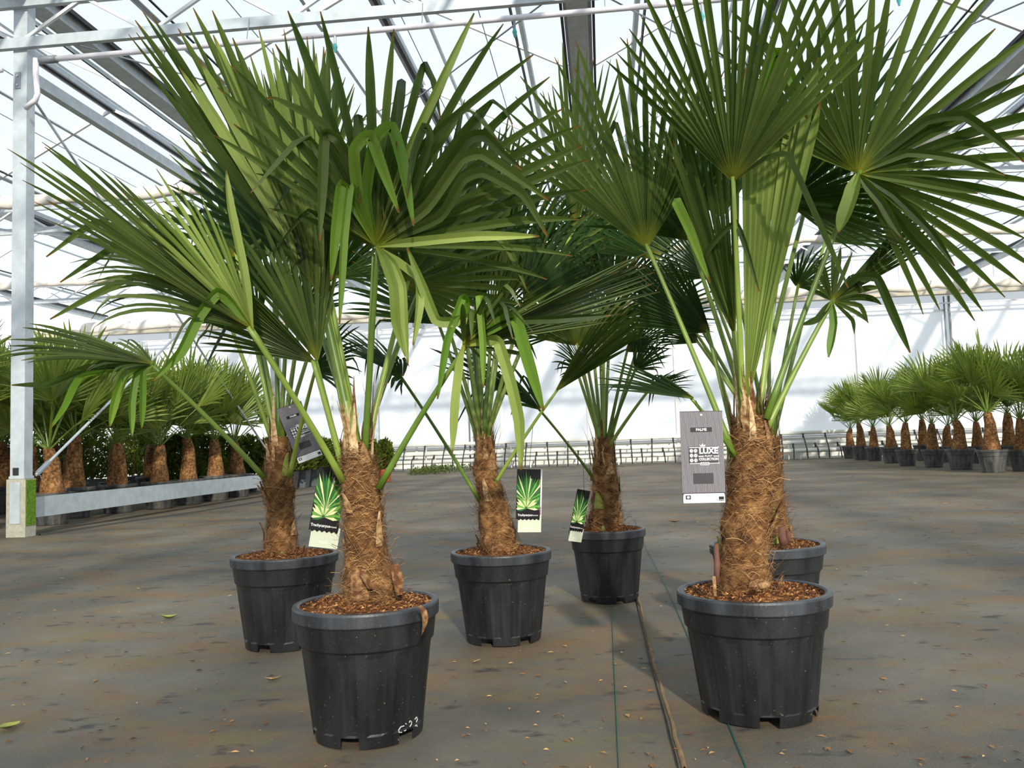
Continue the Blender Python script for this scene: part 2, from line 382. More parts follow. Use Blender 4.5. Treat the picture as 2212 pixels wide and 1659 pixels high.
# lattice trusses, each a thing with chords and web bars
def truss(Y, cloth):
    t = empty('lattice_truss', G(-5.42, Y, 4.7))
    zb, zt = 4.68, 5.08
    MB().bar(G(-16, Y, zb), G(15.8, Y, zb), .055, .10).build('bottom_chord', M['steel'], t)
    MB().bar(G(-16, Y, zt), G(15.8, Y, zt), .055, .09).build('top_chord', M['steel'], t)
    for gi in range(len(GUT)-1):
        a0 = GUT[gi]; n = 8; st = (GUT[gi+1]-a0)/n
        for k in range(n):
            xa, xb = a0+k*st, a0+(k+1)*st
            za, zb2 = (zt, zb) if k % 2 else (zb, zt)
            MB().bar(G(xa, Y, za), G(xb, Y, zb2), .03, .03).build('web_bar', M['alu'], t)
    return t
names = {7.415: 'galvanized lattice truss carrying the white sprinkler pipe at the nearest post',
         13.715: 'galvanized lattice truss at the second post with folded screen on top',
         20.015: 'galvanized lattice truss at the post beside the terracotta pots'}
for Y in TR:
    if Y < 5:
        t = truss(Y, False); tag(t, 'galvanized lattice roof truss further out over the open floor', 'truss', 'trusses over the near floor')
    else:
        t = truss(Y, True); tag(t, names[Y], 'truss')
def screen(Y, zc, lab, big=1.0):
    rnd = random.Random(int(Y*10)); vs = []; fs = []; n = 160; prof = 8
    for i in range(n+1):
        X = -19+37*i/n; sag = .05*big*abs(math.sin(X*1.9+Y))+.02*math.sin(X*5)
        for k in range(prof):
            a = 2*math.pi*k/prof
            y = Y+math.cos(a)*.10*big*(1+.12*math.sin(X*9+k)); z = zc+math.sin(a)*.085*big - (sag if math.sin(a) < 0 else 0)
            vs.append(G(X, y, z))
    for i in range(n):
        for k in range(prof):
            a, b = i*prof+k, i*prof+(k+1) % prof; fs.append((a, a+prof, b+prof, b))
    o = MB().add(vs, fs).build('shade_screen', M['screen'], smooth=True)
    return tag(o, lab, 'shade screen')
screen(13.15, 5.045, 'cream folded shade screen along the roof truss at the second post')
screen(19.45, 5.045, 'cream folded shade screen along the roof truss at the terracotta pots')
screen(25.62, 4.90, 'sagging cream shade screen rolled along the top of the white back wall', 1.5)
# wires along the roof
for k, X in enumerate([-7.5, -6.6, -4.4, -3.5, -1.9, -1.1, .9, 1.7, 3.4, 4.2, 6.2, 7.4]):
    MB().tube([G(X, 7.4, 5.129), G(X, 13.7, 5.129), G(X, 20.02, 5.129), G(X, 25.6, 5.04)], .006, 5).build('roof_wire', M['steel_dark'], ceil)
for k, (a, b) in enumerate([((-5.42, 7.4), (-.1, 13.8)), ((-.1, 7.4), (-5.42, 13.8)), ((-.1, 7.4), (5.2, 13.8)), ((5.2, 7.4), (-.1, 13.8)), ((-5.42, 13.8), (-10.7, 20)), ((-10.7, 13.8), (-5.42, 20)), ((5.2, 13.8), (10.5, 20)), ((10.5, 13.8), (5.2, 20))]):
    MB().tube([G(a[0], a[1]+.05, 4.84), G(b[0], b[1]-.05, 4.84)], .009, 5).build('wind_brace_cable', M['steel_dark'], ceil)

# posts
def post(X, Y, lab, detail):
    t = tag(empty('steel_post', G(X, Y, 0)), lab, 'post')
    ux, uy = G(1, 0, 0), G(0, 1, 0)
    MB().box(G(X, Y, .52+(5.14-.52)/2), ux*.07, uy*.06, V((0, 0, (5.14-.52)/2))).build('column', M['steel'], t)
    MB().box(G(X, Y, .545), ux*.078, uy*.068, V((0, 0, .012))).build('base_plate', M['steel'], t)
    f = MB().box(G(X, Y, .26), ux*.095, uy*.075, V((0, 0, .27))).build('concrete_foot', M['concrete'], t)
    MB().box(G(X+.097, Y, .31), ux*.003, uy*.068, V((0, 0, .21))).build('moss_patch', M['moss'], f)
    MB().box(G(X-.005, Y-.078, .31), ux*.05, uy*.004, V((0, 0, .19))).build('repair_plate', M['steel'], f)
    if detail:
        MB().box(G(X-.012, Y-.062, .60), ux*.028, uy*.004, V((0, 0, .035))).build('post_slot', M['rubber'], t)
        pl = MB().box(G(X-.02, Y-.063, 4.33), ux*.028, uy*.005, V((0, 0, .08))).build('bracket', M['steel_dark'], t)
        for dz in (-.045, .045):
            MB().tube([G(X-.02, Y-.066, 4.33+dz), G(X-.02, Y-.078, 4.33+dz)], .011, 8).build('bolt', M['steel'], pl)
    return t
post(-5.42, 7.5, 'galvanized steel post with mossy concrete foot beside the long rail', True)
post(-5.42, 13.8, 'galvanized steel post at the far end of the long rail', False)
post(-5.42, 20.1, 'galvanized steel post standing next to the terracotta pots', False)
# longitudinal tie beams at post tops
tie = tag(empty('tie_beam', G(-5.42, 7.56, 4.36)), 'grey steel tie beam running from post to post under the gutter', 'beam')
for ya, yb in ((7.558, 13.742), (13.858, 20.042), (20.158, 25.97)):
    MB().bar(G(-5.42, ya, 4.42), G(-5.42, yb, 4.42), .08, .12).build('beam_span', M['steel'], tie)
r_ = tag(MB().bar(G(-5.40, 7.57, .255), G(-5.40, 13.73, .255), .05, .19).build('guard_rail', M['steel']), 'long galvanized rail low along the row of potted palms', 'rail')
def rod(a, b, lab):
    t = tag(empty('brace_rod', a), lab, 'brace rod'); d = (b-a).normalized()
    MB().tube([a, b], .014, 8).build('rod', M['steel'], t)
    MB().tube([a+d*.02, a+d*.22], .026, 8).build('turnbuckle', M['steel_dark'], t)
rod(G(-5.36, 7.62, .56), G(-5.36, 13.72, 4.3), 'pale diagonal brace rod rising from the nearest post foot')
rod(G(-5.44, 13.72, .56), G(-5.44, 7.6, 4.28), 'thin diagonal brace rod rising from the far post foot')

# sprinkler pipe
sp_ = tag(empty('sprinkler_pipe', G(-5.2, 7.2, 4.45)), 'white sprinkler pipe with teal nozzles under the nearest truss', 'pipe')
MB().tube([G(-5.05, 7.3, 4.44), G(9, 7.3, 4.50)], .026, 10).build('pipe_run', M['pvc'], sp_, True)
MB().tube([G(-5.12, 7.3, 4.44), G(-4.95, 7.3, 4.44)], .036, 10).build('elbow', M['pvc_grey'], sp_, True)
MB().tube([G(-5.16, 7.3, 4.46), G(-5.16, 7.3, 4.30), G(-5.14, 7.3, 4.12), G(-5.16, 7.3, 4.06), G(-5.3, 7.36, 4.02)], .026, 10).build('drop_pipe', M['pvc'], sp_, True)
tag(MB().tube([G(-9, 7.3, 4.36), G(-5.5, 7.3, 4.38)], .026, 10).build('water_pipe', M['pvc'], smooth=True), 'white water pipe running away past the nearest post', 'pipe')
for k in range(7):
    X = -3.9+k*1.63
    nz = MB().tube([G(X, 7.3, 4.44), G(X, 7.3, 4.36)], .012, 6).build('nozzle', M['steel_dark'], sp_)
    MB().tube([G(X, 7.3, 4.36), G(X, 7.3, 4.33), G(X, 7.3, 4.28)], [.012, .022, .008], 6).build('nozzle_tip', M['nozzle'], nz)
    MB().tube([G(X+.8, 7.3, 4.46), G(X+.8, 7.36, 4.70)], .004, 4).build('hanger', M['steel_dark'], sp_)

# back wall
wall = struct(empty('wall_back', G(0, 26, 0)))
XS = [-19 + 2.65*k for k in range(14)]
for k, (xa, xb) in enumerate(zip(XS[:-1], XS[1:])):
    n = 8; vs = []; fs = []; m_ = 10
    for j in range(m_+1):
        for i in range(n+1):
            X = xa+.03+(xb-xa-.06)*i/n; z = .62+(4.95-.62)*j/m_
            vs.append(G(X, 26.05+.018*NZ.noise((X*1.3, z*1.1, 3)), z))
    for j in range(m_):
        for i in range(n):
            a = j*(n+1)+i; fs.append((a, a+1, a+n+2, a+n+1))
    MB().add(vs, fs).build('film_panel', M['film'], wall, True)
    MB().bar(G(xa, 26, 0), G(xa, 26, 5.0), .07, .06).build('mullion', M['white_board'], wall)
    # gable glass above the wall
    for q in range(2):
        x0 = xa+q*1.325; x1 = x0+1.325
        def rz(X):
            f = ((X-GUT[0]) % 5.3)/5.3; return HG+.19+(1-abs(2*f-1))*(HR-HG-.19)-.06
        MB().add([G(x0, 26.05, 5.0), G(x1, 26.05, 5.0), G(x1, 26.05, rz(x1)), G(x0, 26.05, rz(x0))], [(0, 1, 2, 3)]).build('gable_pane', M['glass'], wall)
        MB().bar(G(x0, 26, 5.0), G(x0, 26, rz(x0)), .04, .05).build('gable_bar', M['alu'], wall)
MB().box(G(-1, 26.05, .31), G(18, 0, 0), G(0, .04, 0), V((0, 0, .31))).build('plinth', M['white_board'], wall)
for z, wd in ((.66, .05), (4.18, .06), (4.95, .10)):
    MB().bar(G(-19, 25.97, z), G(17, 25.97, z), .05, wd).build('wall_rail', M['alu'], wall)
tag(MB().tube([G(-19, 25.8, 4.36), G(2, 25.8, 4.38), G(17, 25.8, 4.36)], .022, 6).build('wall_pipe', M['pvc']), 'thin white pipe running high across the back wall', 'pipe')
for X, lab in ((10.05, 'slim grey conduit pair standing against the back wall behind the palm rows'), (-4.0, 'slim white conduit pair rising beside the terracotta pots')):
    c = tag(empty('wall_conduit', G(X, 25.9, 0)), lab, 'conduit')
    for s in (-.07, .07):
        MB().tube([G(X+s, 25.9, .02), G(X+s, 25.9, 4.58)], .022 if s < 0 else .03, 8).build('conduit', M['pvc_grey'], c, True)
MB().box(G(-1, 25.72, 4.66), G(18, 0, 0), G(0, .14, 0), V((0, 0, .05))).build('wall_trough', M['trough'], wall)
# heating pipes low on the back wall
PZ = (('upper', .76, 25.72), ('middle', .48, 25.6), ('lower', .25, 25.45))
ri = random.Random(3)
for pi, (nm, z, Y) in enumerate(PZ):
    t = tag(empty('heating_pipe', G(-6, Y, z)), nm+' white heating pipe along the foot of the back wall', 'pipe')
    MB().tube([G(-8.6, Y, z), G(16, Y, z)], .06, 10).build('pipe_run', M['white_board'], t, True)
    for k in range(10):
        X = -8+2.6*k+.3*pi; MB().bar(G(X, Y, 0), G(X, Y, z), .03, .03).build('pipe_stand', M['white_board'], t)
    if pi < 2:
        for k in range(34):
            X = -7.9+.62*k+pi*.3; b = ri.uniform(-.06, .06); zz = z-.05
            way = [G(X, Y-.075, zz)]+([G(X+b*.3, 25.50, .50)] if pi == 0 else [])+[G(X+b*.6, 25.345, .29), G(X+b, 25.325, .02)]
            h = MB().tube(way, .018, 5).build('drip_hose', M['hose'], t)
            MB().tube([G(X, Y-.07, zz-.10), G(X, Y-.07, zz+.03)], .026, 6).build('hose_clip', M['hose'], h)

# ------------------------------------------------------------------ palms
UP = V((0, 0, 1))
def frond_mb(hub, c, n, L, spread, nseg, rnd, split=.42, cup=0., droop=.5, kink=0., steps=11, fold=.55, shape=.25, wmax=.028, kmin=.45, pts=3):
    c = c.normalized(); n = (n-c*n.dot(c)).normalized(); s = n.cross(c)
    mb = MB(); dth = spread/max(1, nseg-1)
    for i in range(nseg):
        q = 2*i/(nseg-1)-1; th = q*spread/2+rnd.uniform(-.22, .22)*dth
        Li = L*(1-shape*abs(q)**2.3)*rnd.uniform(.88, 1.06)
        sp = split*.85*rnd.uniform(.8, 1.25)*Li
        d = (c*math.cos(th)+s*math.sin(th)); d = (d+n*cup*(.35+.65*abs(q)**1.5)).normalized()
        w0 = (-c*math.sin(th)+s*math.cos(th)); col = rnd.random()
        kk = -1; kd = None
        if rnd.random() < kink:
            kk = int(steps*rnd.uniform(kmin, .8)); out = V((d.x, d.y, 0)); kd = (-UP+out*rnd.uniform(.1, .45)+V((rnd.uniform(-.2, .2), rnd.uniform(-.2, .2), 0))).normalized()
        dr = droop*rnd.uniform(.4, 1.7)
        vs = []; fs = []; uvs = []; p = V(hub)+d*.006; ws = min(sp*math.tan(dth/2)*1.03, wmax); wf = min(wmax, max(ws, .5*Li*math.tan(dth/2)*.70))*rnd.uniform(.8, 1.15)
        for k in range(steps+1):
            r = Li*k/steps; v = k/steps
            if r < sp: wd = min(r*math.tan(dth/2)*1.06+.0012, ws+.0012)
            else:
                u = (r-sp)/(Li-sp); wd = (ws+(wf-ws)*min(1, u*3)+.0012)*(1-.88*max(0, (u-.5)/.5)**2.0)
            wv = (w0-d*w0.dot(d)).normalized(); nn = d.cross(wv)
            if nn.dot(n) < 0 and kk < 0: nn = -nn
            h = wd*fold
            vs += [p-wv*wd+nn*h, p-nn*h*.6, p-nn*h*.6, p+wv*wd+nn*h]; uvs += [(col, v)]*4
            if k < steps:
                p = p+d*(Li/steps)
                g = dr*(v**1.6)*2.4/steps; d = (d-UP*g).normalized()
                if kk >= 0 and k in (kk, kk+1): d = d.lerp(kd, .62).normalized()
        for k in range(steps):
            a = 4*k; fs += [(a, a+1, a+5, a+4), (a+2, a+3, a+7, a+6)]
        mb.add(vs, fs, uvs)
    return mb
def petiole_mb(a, b, d_end, r0, r1, n=8, sag=.06, col=.5):
    pts = []; L = (b-a).length; m1 = a+(b-a)*.5 + UP*L*sag
    for k in range(10):
        t = k/9; pts.append(a*(1-t)**2+m1*2*t*(1-t)+b*t*t)
    return MB().tube(pts, [r0+(r1-r0)*(k/9)**.6 for k in range(10)], n, True, .7, (col, .5))

def blade(mb, pts, hw, col, rnd, mi=0):
    # one long segment along a smoothed path, folded along its midrib
    P = []; n = len(pts)
    for i in range(n-1):
        p0, p1, p2, p3 = pts[max(0, i-1)], pts[i], pts[i+1], pts[min(n-1, i+2)]
        for k in range(6):
            t = k/6; q_ = (p1*2+(p2-p0)*t+(p0*2-p1*5+p2*4-p3)*t*t+(p1*3-p0-p2*3+p3)*t*t*t)*.5; P.append(q_.lerp(p1.lerp(p2, t), .55))
    P.append(pts[-1]); m = len(P); vs = []; fs = []; uvs = []
    L = [0]
    for a, b in zip(P[:-1], P[1:]): L.append(L[-1]+(b-a).length)
    tilt = rnd.uniform(-.5, .5); prev = None
    for i, p in enumerate(P):
        v = L[i]/L[-1]; d = (P[min(i+1, m-1)]-P[max(0, i-1)]).normalized(); to = (CAMP-p).normalized()
        sd = d.cross(to).normalized(); 
        if prev is not None and sd.dot(prev) < -.2: sd = -sd
        prev = sd; nn = sd.cross(d)
        if nn.dot(to) < 0: nn = -nn
        sd = (sd*math.cos(tilt)+nn*math.sin(tilt)).normalized(); nn = nn-sd*nn.dot(sd); nn.normalize()
        wd = hw*min(1, .25+v*3.2)*(1-.85*max(0, (v-.65)/.35)**2)+.0003; h = wd*.4
        vs += [p-sd*wd+nn*h, p-nn*h, p-nn*h, p+sd*wd+nn*h]; uvs += [(col, v)]*4
    for k in range(m-1):
        a = 4*k; fs += [(a, a+1, a+5, a+4), (a+2, a+3, a+7, a+6)]
    mb.add(vs, fs, uvs, mi)

def pot_parts(t, org, R, h, far=False, seed=0, rb=.76):
    n = 96 if not far else 32; rnd = random.Random(seed); a0 = rnd.random()
    ring = []
    Rb = R*rb; zs = [0, .026, .027, .10, .35, .66, .70, .72, .90, .985]
    vs = []; fs = []
    nf = 14
    for j, zf in enumerate(zs):
        z = zf*h if zf not in (.026, .027) else zf
        base = Rb+(R-Rb)*(z/h)*.93
        for k in range(n):
            a = 2*math.pi*k/n
            r = base
            if .03 < zf < .69: r -= R*.018*(1 if math.sin(nf*a+a0) > 0 else 0)*(1 if zf < .66 else .6)
            if zf >= .72: r += R*.028
            vs.append(org+V((math.cos(a)*r, math.sin(a)*r, z)))
    m_ = len(zs); notch = set()
    for q in range(6):
        for e in range(-2, 3): notch.add((int((q+a0*.8)*n/6)+e) % n)
    for j in range(m_-1):
        for k in range(n):
            if j == 0 and k in notch and not far: continue
            k2 = (k+1) % n; fs.append((j*n+k, j*n+k2, (j+1)*n+k2, (j+1)*n+k))
    b = len(vs); fs.append(tuple(reversed(range(n, 2*n))))
    pot = MB().add(vs, fs).build('pot', M['pot_far' if far else 'pot'], t, False)
    # rim: a rolled band
    prof = [(-.004, -.032), (.011, -.034), (.0135, -.031), (.0145, -.005), (.0125, .0), (.002, .0012), (-.004, -.002), (-.006, -.05)]
    vs = []; fs = []; m_ = len(prof)
    for k in range(n):
        a = 2*math.pi*k/n
        for dr, dz in prof:
            rr = R*.955+dr*R/.18; vs.append(org+V((math.cos(a)*rr, math.sin(a)*rr, h+dz)))
    for k in range(n):
        k2 = (k+1) % n
        for j in range(m_-1): fs.append((k*m_+j, k2*m_+j, k2*m_+j+1, k*m_+j+1))
    MB().add(vs, fs).build('rim', M['pot_rim'] if not far else M['pot_far'], pot, False)
    # soil
    vs = [org+V((0, 0, h+.004))]; fs = []; uvs = [(.5, .5)]; nr = 12 if not far else 4; ns = 40 if not far else 16
    for j in range(1, nr+1):
        for k in range(ns):
            a = 2*math.pi*k/ns; r = R*.945*j/nr
            z = h-.014+.030*(1-j/nr)+(.011*NZ.noise((math.cos(a)*r*40, math.sin(a)*r*40, seed)) if not far else 0)
            vs.append(org+V((math.cos(a)*r, math.sin(a)*r, z))); uvs.append((rnd.uniform(.2, .75), .5))
    for k in range(ns): fs.append((0, 1+k, 1+(k+1) % ns))
    for j in range(nr-1):
        for k in range(ns):
            a = 1+j*ns+k; b2 = 1+j*ns+(k+1) % ns; fs.append((a, a+ns, b2+ns, b2))
    soil = MB().add(vs, fs, uvs).build('soil', M['soil'], t, True)
    if not far:
        mb = MB()
        for q in range(1500):
            a = rnd.uniform(0, 6.283); r = R*.93*math.sqrt(rnd.random()); p = org+V((math.cos(a)*r, math.sin(a)*r, h-.012+.030*(1-r/(R*.945))+rnd.uniform(.0, .008)))
            d = V((rnd.uniform(-1, 1), rnd.uniform(-1, 1), rnd.uniform(-.35, .5))).normalized()*rnd.uniform(.002, .007); sd = V((-d.y, d.x, rnd.uniform(-.004, .004))).normalized()*rnd.uniform(.0005, .0016); cc = (rnd.random(), .5)
            mb.add([p-d-sd, p-d+sd, p+d*.2+sd*1.2+V((0, 0, .003)), p+d], [(0, 1, 2), (0, 2, 3)], [cc]*4)
        o = mb.build('soil_crumbs', M['crumbs'], soil); o['kind'] = 'stuff'
    return pot

def trunk_parts(t, path, rnd, nf=900, far=False, nboot=12):
    # path: list of (Vector, radius) bottom to top
    P = [p for p, r in path]; Rr = [r for p, r in path]
    def at(u):
        x = u*(len(P)-1); i = min(int(x), len(P)-2); f = x-i
        f2 = f*f*(3-2*f)
        return P[i].lerp(P[i+1], f), Rr[i]+(Rr[i+1]-Rr[i])*f2
    ns, nr = (28, 34) if not far else (10, 6)
    vs = []; fs = []; uvs = []
    for j in range(nr+1):
        c, r = at(j/nr)
        for k in range(ns):
            a = 2*math.pi*k/ns
            ring = .10*math.sin(j*1.7+2*math.sin(a+j*.4))
            rr = r*(1+.16*NZ.noise((math.cos(a)*2.2, math.sin(a)*2.2, j*.45))+ring*.4)
            vs.append(c+V((math.cos(a)*rr, math.sin(a)*rr, 0))); uvs.append((.45+.3*NZ.noise((math.cos(a)*3, math.sin(a)*3, j*.8)), .5))
    for j in range(nr):
        for k in range(ns):
            a, b = j*ns+k, j*ns+(k+1) % ns; fs.append((a, b, b+ns, a+ns))
    fs.append(tuple(range(nr*ns, (nr+1)*ns)))
    tr = MB().add(vs, fs, uvs).build('trunk', M['trunk'], t, True)
    if far: return tr
    H = (P[-1]-P[0]).length
    mb = MB()
    for q in range(nf):
        u = rnd.uniform(.0, .97); a = rnd.uniform(0, 6.283); da = rnd.choice((-1, 1))*rnd.uniform(.2, 1.2); du = rnd.uniform(-.02, .14)
        lift = rnd.uniform(1.0, 1.10); tipl = rnd.uniform(1.02, 1.12) if rnd.random() < .85 else rnd.uniform(1.15, 1.7)
        wd = rnd.uniform(.00025, .0007); cc = rnd.random()**1.5; pts = []
        for k in range(5):
            s = k/4; c, r = at(min(1, max(0, u+du*s))); aa = a+da*s; f = 1.06*lift+(tipl-1)*s*s
            pts.append(c+V((math.cos(aa)*r*f, math.sin(aa)*r*f, .010*math.sin(s*3)*rnd.uniform(-1, 1))))
        vs = []; fs = []
        for k, p in enumerate(pts): vs += [p+UP*wd, p-UP*wd]
        for k in range(4): fs.append((2*k, 2*k+1, 2*k+3, 2*k+2))
        mb.add(vs, fs, [(cc, .5)]*len(vs))
    o = mb.build('fibre', M['fibre'], tr); o['kind'] = 'stuff'
    # old leaf bases: pointed, cupped husks hugging the trunk
    for q in range(nboot):
        u = (q+rnd.random())/nboot*.9; a = q*2.4+rnd.uniform(-.4, .4); c, r = at(u)
        wd = r*rnd.uniform(.14, .34); hh = rnd.uniform(.035, .09); vs = []; fs = []; out = rnd.uniform(.0, .35)
        for k in range(6):
            s = k/5; c2, r2 = at(min(1, u+hh*s/H)); ww = wd*(1-s**1.5)+.002
            rr = r2*1.09+out*hh*s*s
            for e in (-1, 0, 1):
                aa = a+e*ww/r2; vs.append(c2+V((math.cos(aa)*rr*(1.0 if e else 1.06), math.sin(aa)*rr*(1.0 if e else 1.06), hh*s-(c2-c).z)))
        for k in range(5):
            for e in range(2): b = 3*k+e; fs.append((b, b+1, b+4, b+3))
        cc = rnd.uniform(.0, .55)
        MB().add(vs, fs, [(cc, .5)]*len(vs)).build('leaf_base', M['sheath'] if rnd.random() < .88 else M['stub'], tr, True)
    # frayed sheath strips round the crown
    for q in range(26):
        a = q*2.1+rnd.uniform(-.5, .5); c, r = at(rnd.uniform(.82, .98)); hh = rnd.uniform(.06, .13+.12*rnd.random()); wd = rnd.uniform(.004, .012); cc = rnd.uniform(.1, .9); vs = []; fs = []
        bend = rnd.uniform(-.2, .5)
        for k in range(6):
            s = k/5; ww = wd*(1-s)+.0006; rr = r*1.0+bend*hh*s*s*.6; aa = a+rnd.uniform(-.08, .08)
            p = c+V((math.cos(aa)*rr, math.sin(aa)*rr, hh*s)); sd = V((-math.sin(aa), math.cos(aa), 0))*ww; vs += [p-sd, p+sd]
        for k in range(5): fs.append((2*k, 2*k+1, 2*k+3, 2*k+2))
        MB().add(vs, fs, [(cc, .5)]*len(vs)).build('sheath_strip', M['sheath'], tr)
    return tr

def palm(name_label, pot_px, Yd, R, h, trunk_px, fronds, seed, nf=1600, rb=.76):
    rnd = random.Random(seed)
    org = aty(pot_px[0], pot_px[1], Yd); org.z = 0
    t = tag(empty('potted_palm', org), name_label, 'potted palm', 'palms standing on the open floor')
    pot_parts(t, org, R, h, False, seed, rb)
    path = []
    for i, (x, y, hw) in enumerate(trunk_px):
        p = aty(x, y, Yd); path.append((p, hw/FPX*Yd))
    b0 = path[0][0]; path.insert(0, (V((b0.x, b0.y, min(b0.z, h)-.05)), path[0][1]*1.12))
    trunk_parts(t, path, rnd, nf)
    for fr in fronds:
        (bx, by, bd), (hx, hy, hd), (tx, ty, td) = fr[0], fr[1], fr[2]
        o = dict(spread=120, turn=0, n=34, droop=.45, kink=.0, mat='leaf', split=.45, cup=.15, fold=.55, shape=.25, wmax=.03, sag=.04, pr=.008, lift=1.); o.update(fr[3])
        a = aty(bx, by, Yd+bd); b = aty(hx, hy, Yd+hd); tip = aty(tx, ty, Yd+td)
        c = (tip-b); L = c.length; c.normalize()
        n0 = (CAMP-b); n0 = (n0-c*n0.dot(c)).normalized()
        n = MX.Rotation(math.radians(o['turn']), 3, c) @ n0
        mb = frond_mb(b, c, n, L, math.radians(o['spread']), o['n'], rnd, o['split'], o['cup'], o['droop'], o['kink'], 12, o['fold'], o['shape'], o['wmax'])
        for path, wpx, mi in o.get('extra', ()):
            yy = Yd+hd; m_ = len(path); dd = o.get('fwd', -.10)
            blade(mb, [b if q == 0 else aty(x, y, yy+dd*min(1, q/2)) for q, (x, y) in enumerate(path)], wpx*.5/FPX*yy, rnd.random(), rnd, mi)
        f = mb.build('frond', [M[o['mat']], M['leaf_bright'], M['leaf_pale']] if 'extra' in o else M[o['mat']], t, True)
        petiole_mb(a, b+c*.012, c, o['pr']*1.25, o['pr']*.72, 8, o['sag'], rnd.uniform(.2, .9)).build('petiole', M['petiole'], f, True)
    return t

A = [
 ((742,1040,-.03),(545,713,-.22),(72,335,-.40), dict(extra=[([(545, 713), (500, 655), (470, 630), (430, 680), (390, 760), (330, 822)], 24, 1), ([(545, 713), (525, 580), (498, 450), (488, 368)], 20, 2), ([(545, 713), (400, 590), (290, 520), (230, 545), (130, 610)], 16, 0), ([(545, 713), (400, 620), (290, 600), (200, 640), (108, 690)], 16, 0), ([(545, 713), (420, 610), (300, 530), (210, 480), (100, 555)], 16, 0)], fwd=-0.05, spread=26, turn=38, n=15, droop=.16, kink=.0, split=.6, cup=.05, fold=.9, mat='leaf', wmax=.021)),
 ((742,1042,-.02),(548,712,-.21),(330,395,-.30), dict(spread=34, turn=30, n=11, droop=.10, kink=.1, split=.4, cup=.05, fold=.7, mat='leaf_pale', wmax=.017, pr=.004)),
 ((742,1042,-.02),(546,714,-.20),(190,560,-.35), dict(spread=30, turn=40, n=9, droop=1.0, kink=.25, split=.4, cup=.0, fold=.6, mat='leaf', wmax=.015, pr=.004)),
 ((740,1010,0),(684,784,-.02),(410,590,-.1), dict(spread=50, turn=-40, n=18, droop=.3, kink=.12, split=.5, fold=.9)),
 ((740,1010,.01),(686,782,.0),(560,430,.05), dict(spread=55, turn=30, n=15, droop=.2, kink=.12, split=.4, fold=.8, pr=.004)),
 ((768,980,0),(700,650,.05),(345,75,.10), dict(spread=20, turn=25, n=11, droop=.08, split=.6, mat='leaf', wmax=.020, fold=.8, pr=.012, shape=.12)),
 ((768,980,0),(700,650,.06),(520,120,.14), dict(spread=30, turn=10, n=12, droop=.06, split=.62, mat='leaf_pale', wmax=.022, fold=.4, pr=.016, shape=.12)),
 ((775,980,.02),(712,640,.10),(645,100,.2), dict(spread=24, turn=-20, n=12, droop=.04, split=.6, mat='leaf', pr=.01, shape=.15, wmax=.017)),
 ((788,985,-.02),(813,532,-.12),(1000,50,-.16), dict(extra=[([(815, 535), (792, 420), (812, 300), (845, 275), (868, 350), (893, 488)], 26, 1), ([(815, 535), (775, 430), (765, 325), (798, 292), (828, 370), (862, 460)], 24, 1), ([(800, 520), (765, 440), (738, 398), (728, 470), (715, 605)], 22, 1), ([(812, 535), (770, 430), (755, 402), (742, 520), (733, 700)], 18, 1), ([(815, 535), (890, 420), (928, 300), (918, 272), (895, 330), (878, 430)], 16, 0), ([(815, 535), (930, 420), (1005, 305), (1045, 292), (1090, 335), (1128, 366)], 26, 0), ([(815, 535), (920, 450), (995, 345), (1040, 332), (1100, 370), (1185, 432)], 24, 0), ([(815, 535), (950, 470), (1000, 388), (1045, 372), (1130, 420), (1182, 510)], 22, 0), ([(815, 535), (900, 330), (1020, 220), (1152, 118)], 16, 0), ([(815, 535), (880, 330), (960, 160), (1024, 28)], 20, 2), ([(815, 535), (830, 560), (850, 620), (856, 700), (876, 770)], 20, 2), ([(815, 535), (850, 570), (870, 620), (874, 700), (881, 786)], 18, 2), ([(815, 535), (900, 600), (906, 650), (900, 700), (892, 746)], 20, 2), ([(815, 535), (900, 522), (1030, 510), (1165, 510)], 20, 2), ([(815, 535), (760, 380), (700, 270), (600, 215), (575, 212)], 20, 0), ([(815, 535), (760, 360), (730, 300), (700, 290), (695, 400), (690, 520)], 24, 0)], spread=150, turn=-8, n=27, droop=.22, kink=.26, split=.36, mat='leaf', wmax=.019, cup=.10, fold=.5)),
 ((788,985,-.02),(812,534,-.08),(640,250,-.1), dict(spread=70, turn=-8, n=11, droop=.5, kink=.35, split=.36, mat='leaf', wmax=.018, cup=.10, fold=.5, pr=.004)),
 ((818,1055,-.05),(1001,746,-.15),(1405,545,-.12), dict(extra=[([(1001, 746), (1060, 678), (975, 695), (942, 690), (910, 610), (880, 535)], 22, 2), ([(1001, 746), (1040, 660), (1036, 640), (1044, 740), (1045, 838)], 16, 1), ([(1001, 746), (1095, 690), (1115, 692), (1140, 780), (1174, 888)], 26, 1), ([(1001, 746), (1060, 735), (1078, 742), (1105, 830), (1122, 910), (1126, 1015)], 24, 2), ([(1001, 746), (1008, 655), (998, 645), (965, 740), (945, 862)], 16, 1), ([(1001, 746), (992, 790), (983, 870), (977, 978)], 18, 2), ([(1001, 746), (1100, 695), (1200, 690), (1320, 680)], 16, 0)], fwd=-0.06, spread=28, turn=50, n=15, droop=.16, kink=.0, split=.6, fold=.9, pr=.0075, wmax=.019)),
 ((818,1055,-.05),(1001,746,-.14),(1180,590,-.2), dict(spread=110, turn=45, n=12, droop=.6, kink=.7, split=.35, fold=.5, pr=.004, wmax=.016)),
 ((796,950,.03),(876,614,.15),(1060,400,.3), dict(spread=175, turn=20, n=26, droop=.3, kink=.1, split=.36, wmax=.016)),
 ((770,960,.05),(640,560,.35),(500,260,.5), dict(spread=80, turn=-20, n=20, droop=.3, mat='leaf_dark', kink=.15)),
 ((785,960,.1),(930,560,.35),(1110,300,.5), dict(spread=80, turn=20, n=20, droop=.4, mat='leaf_dark', kink=.15)),
]
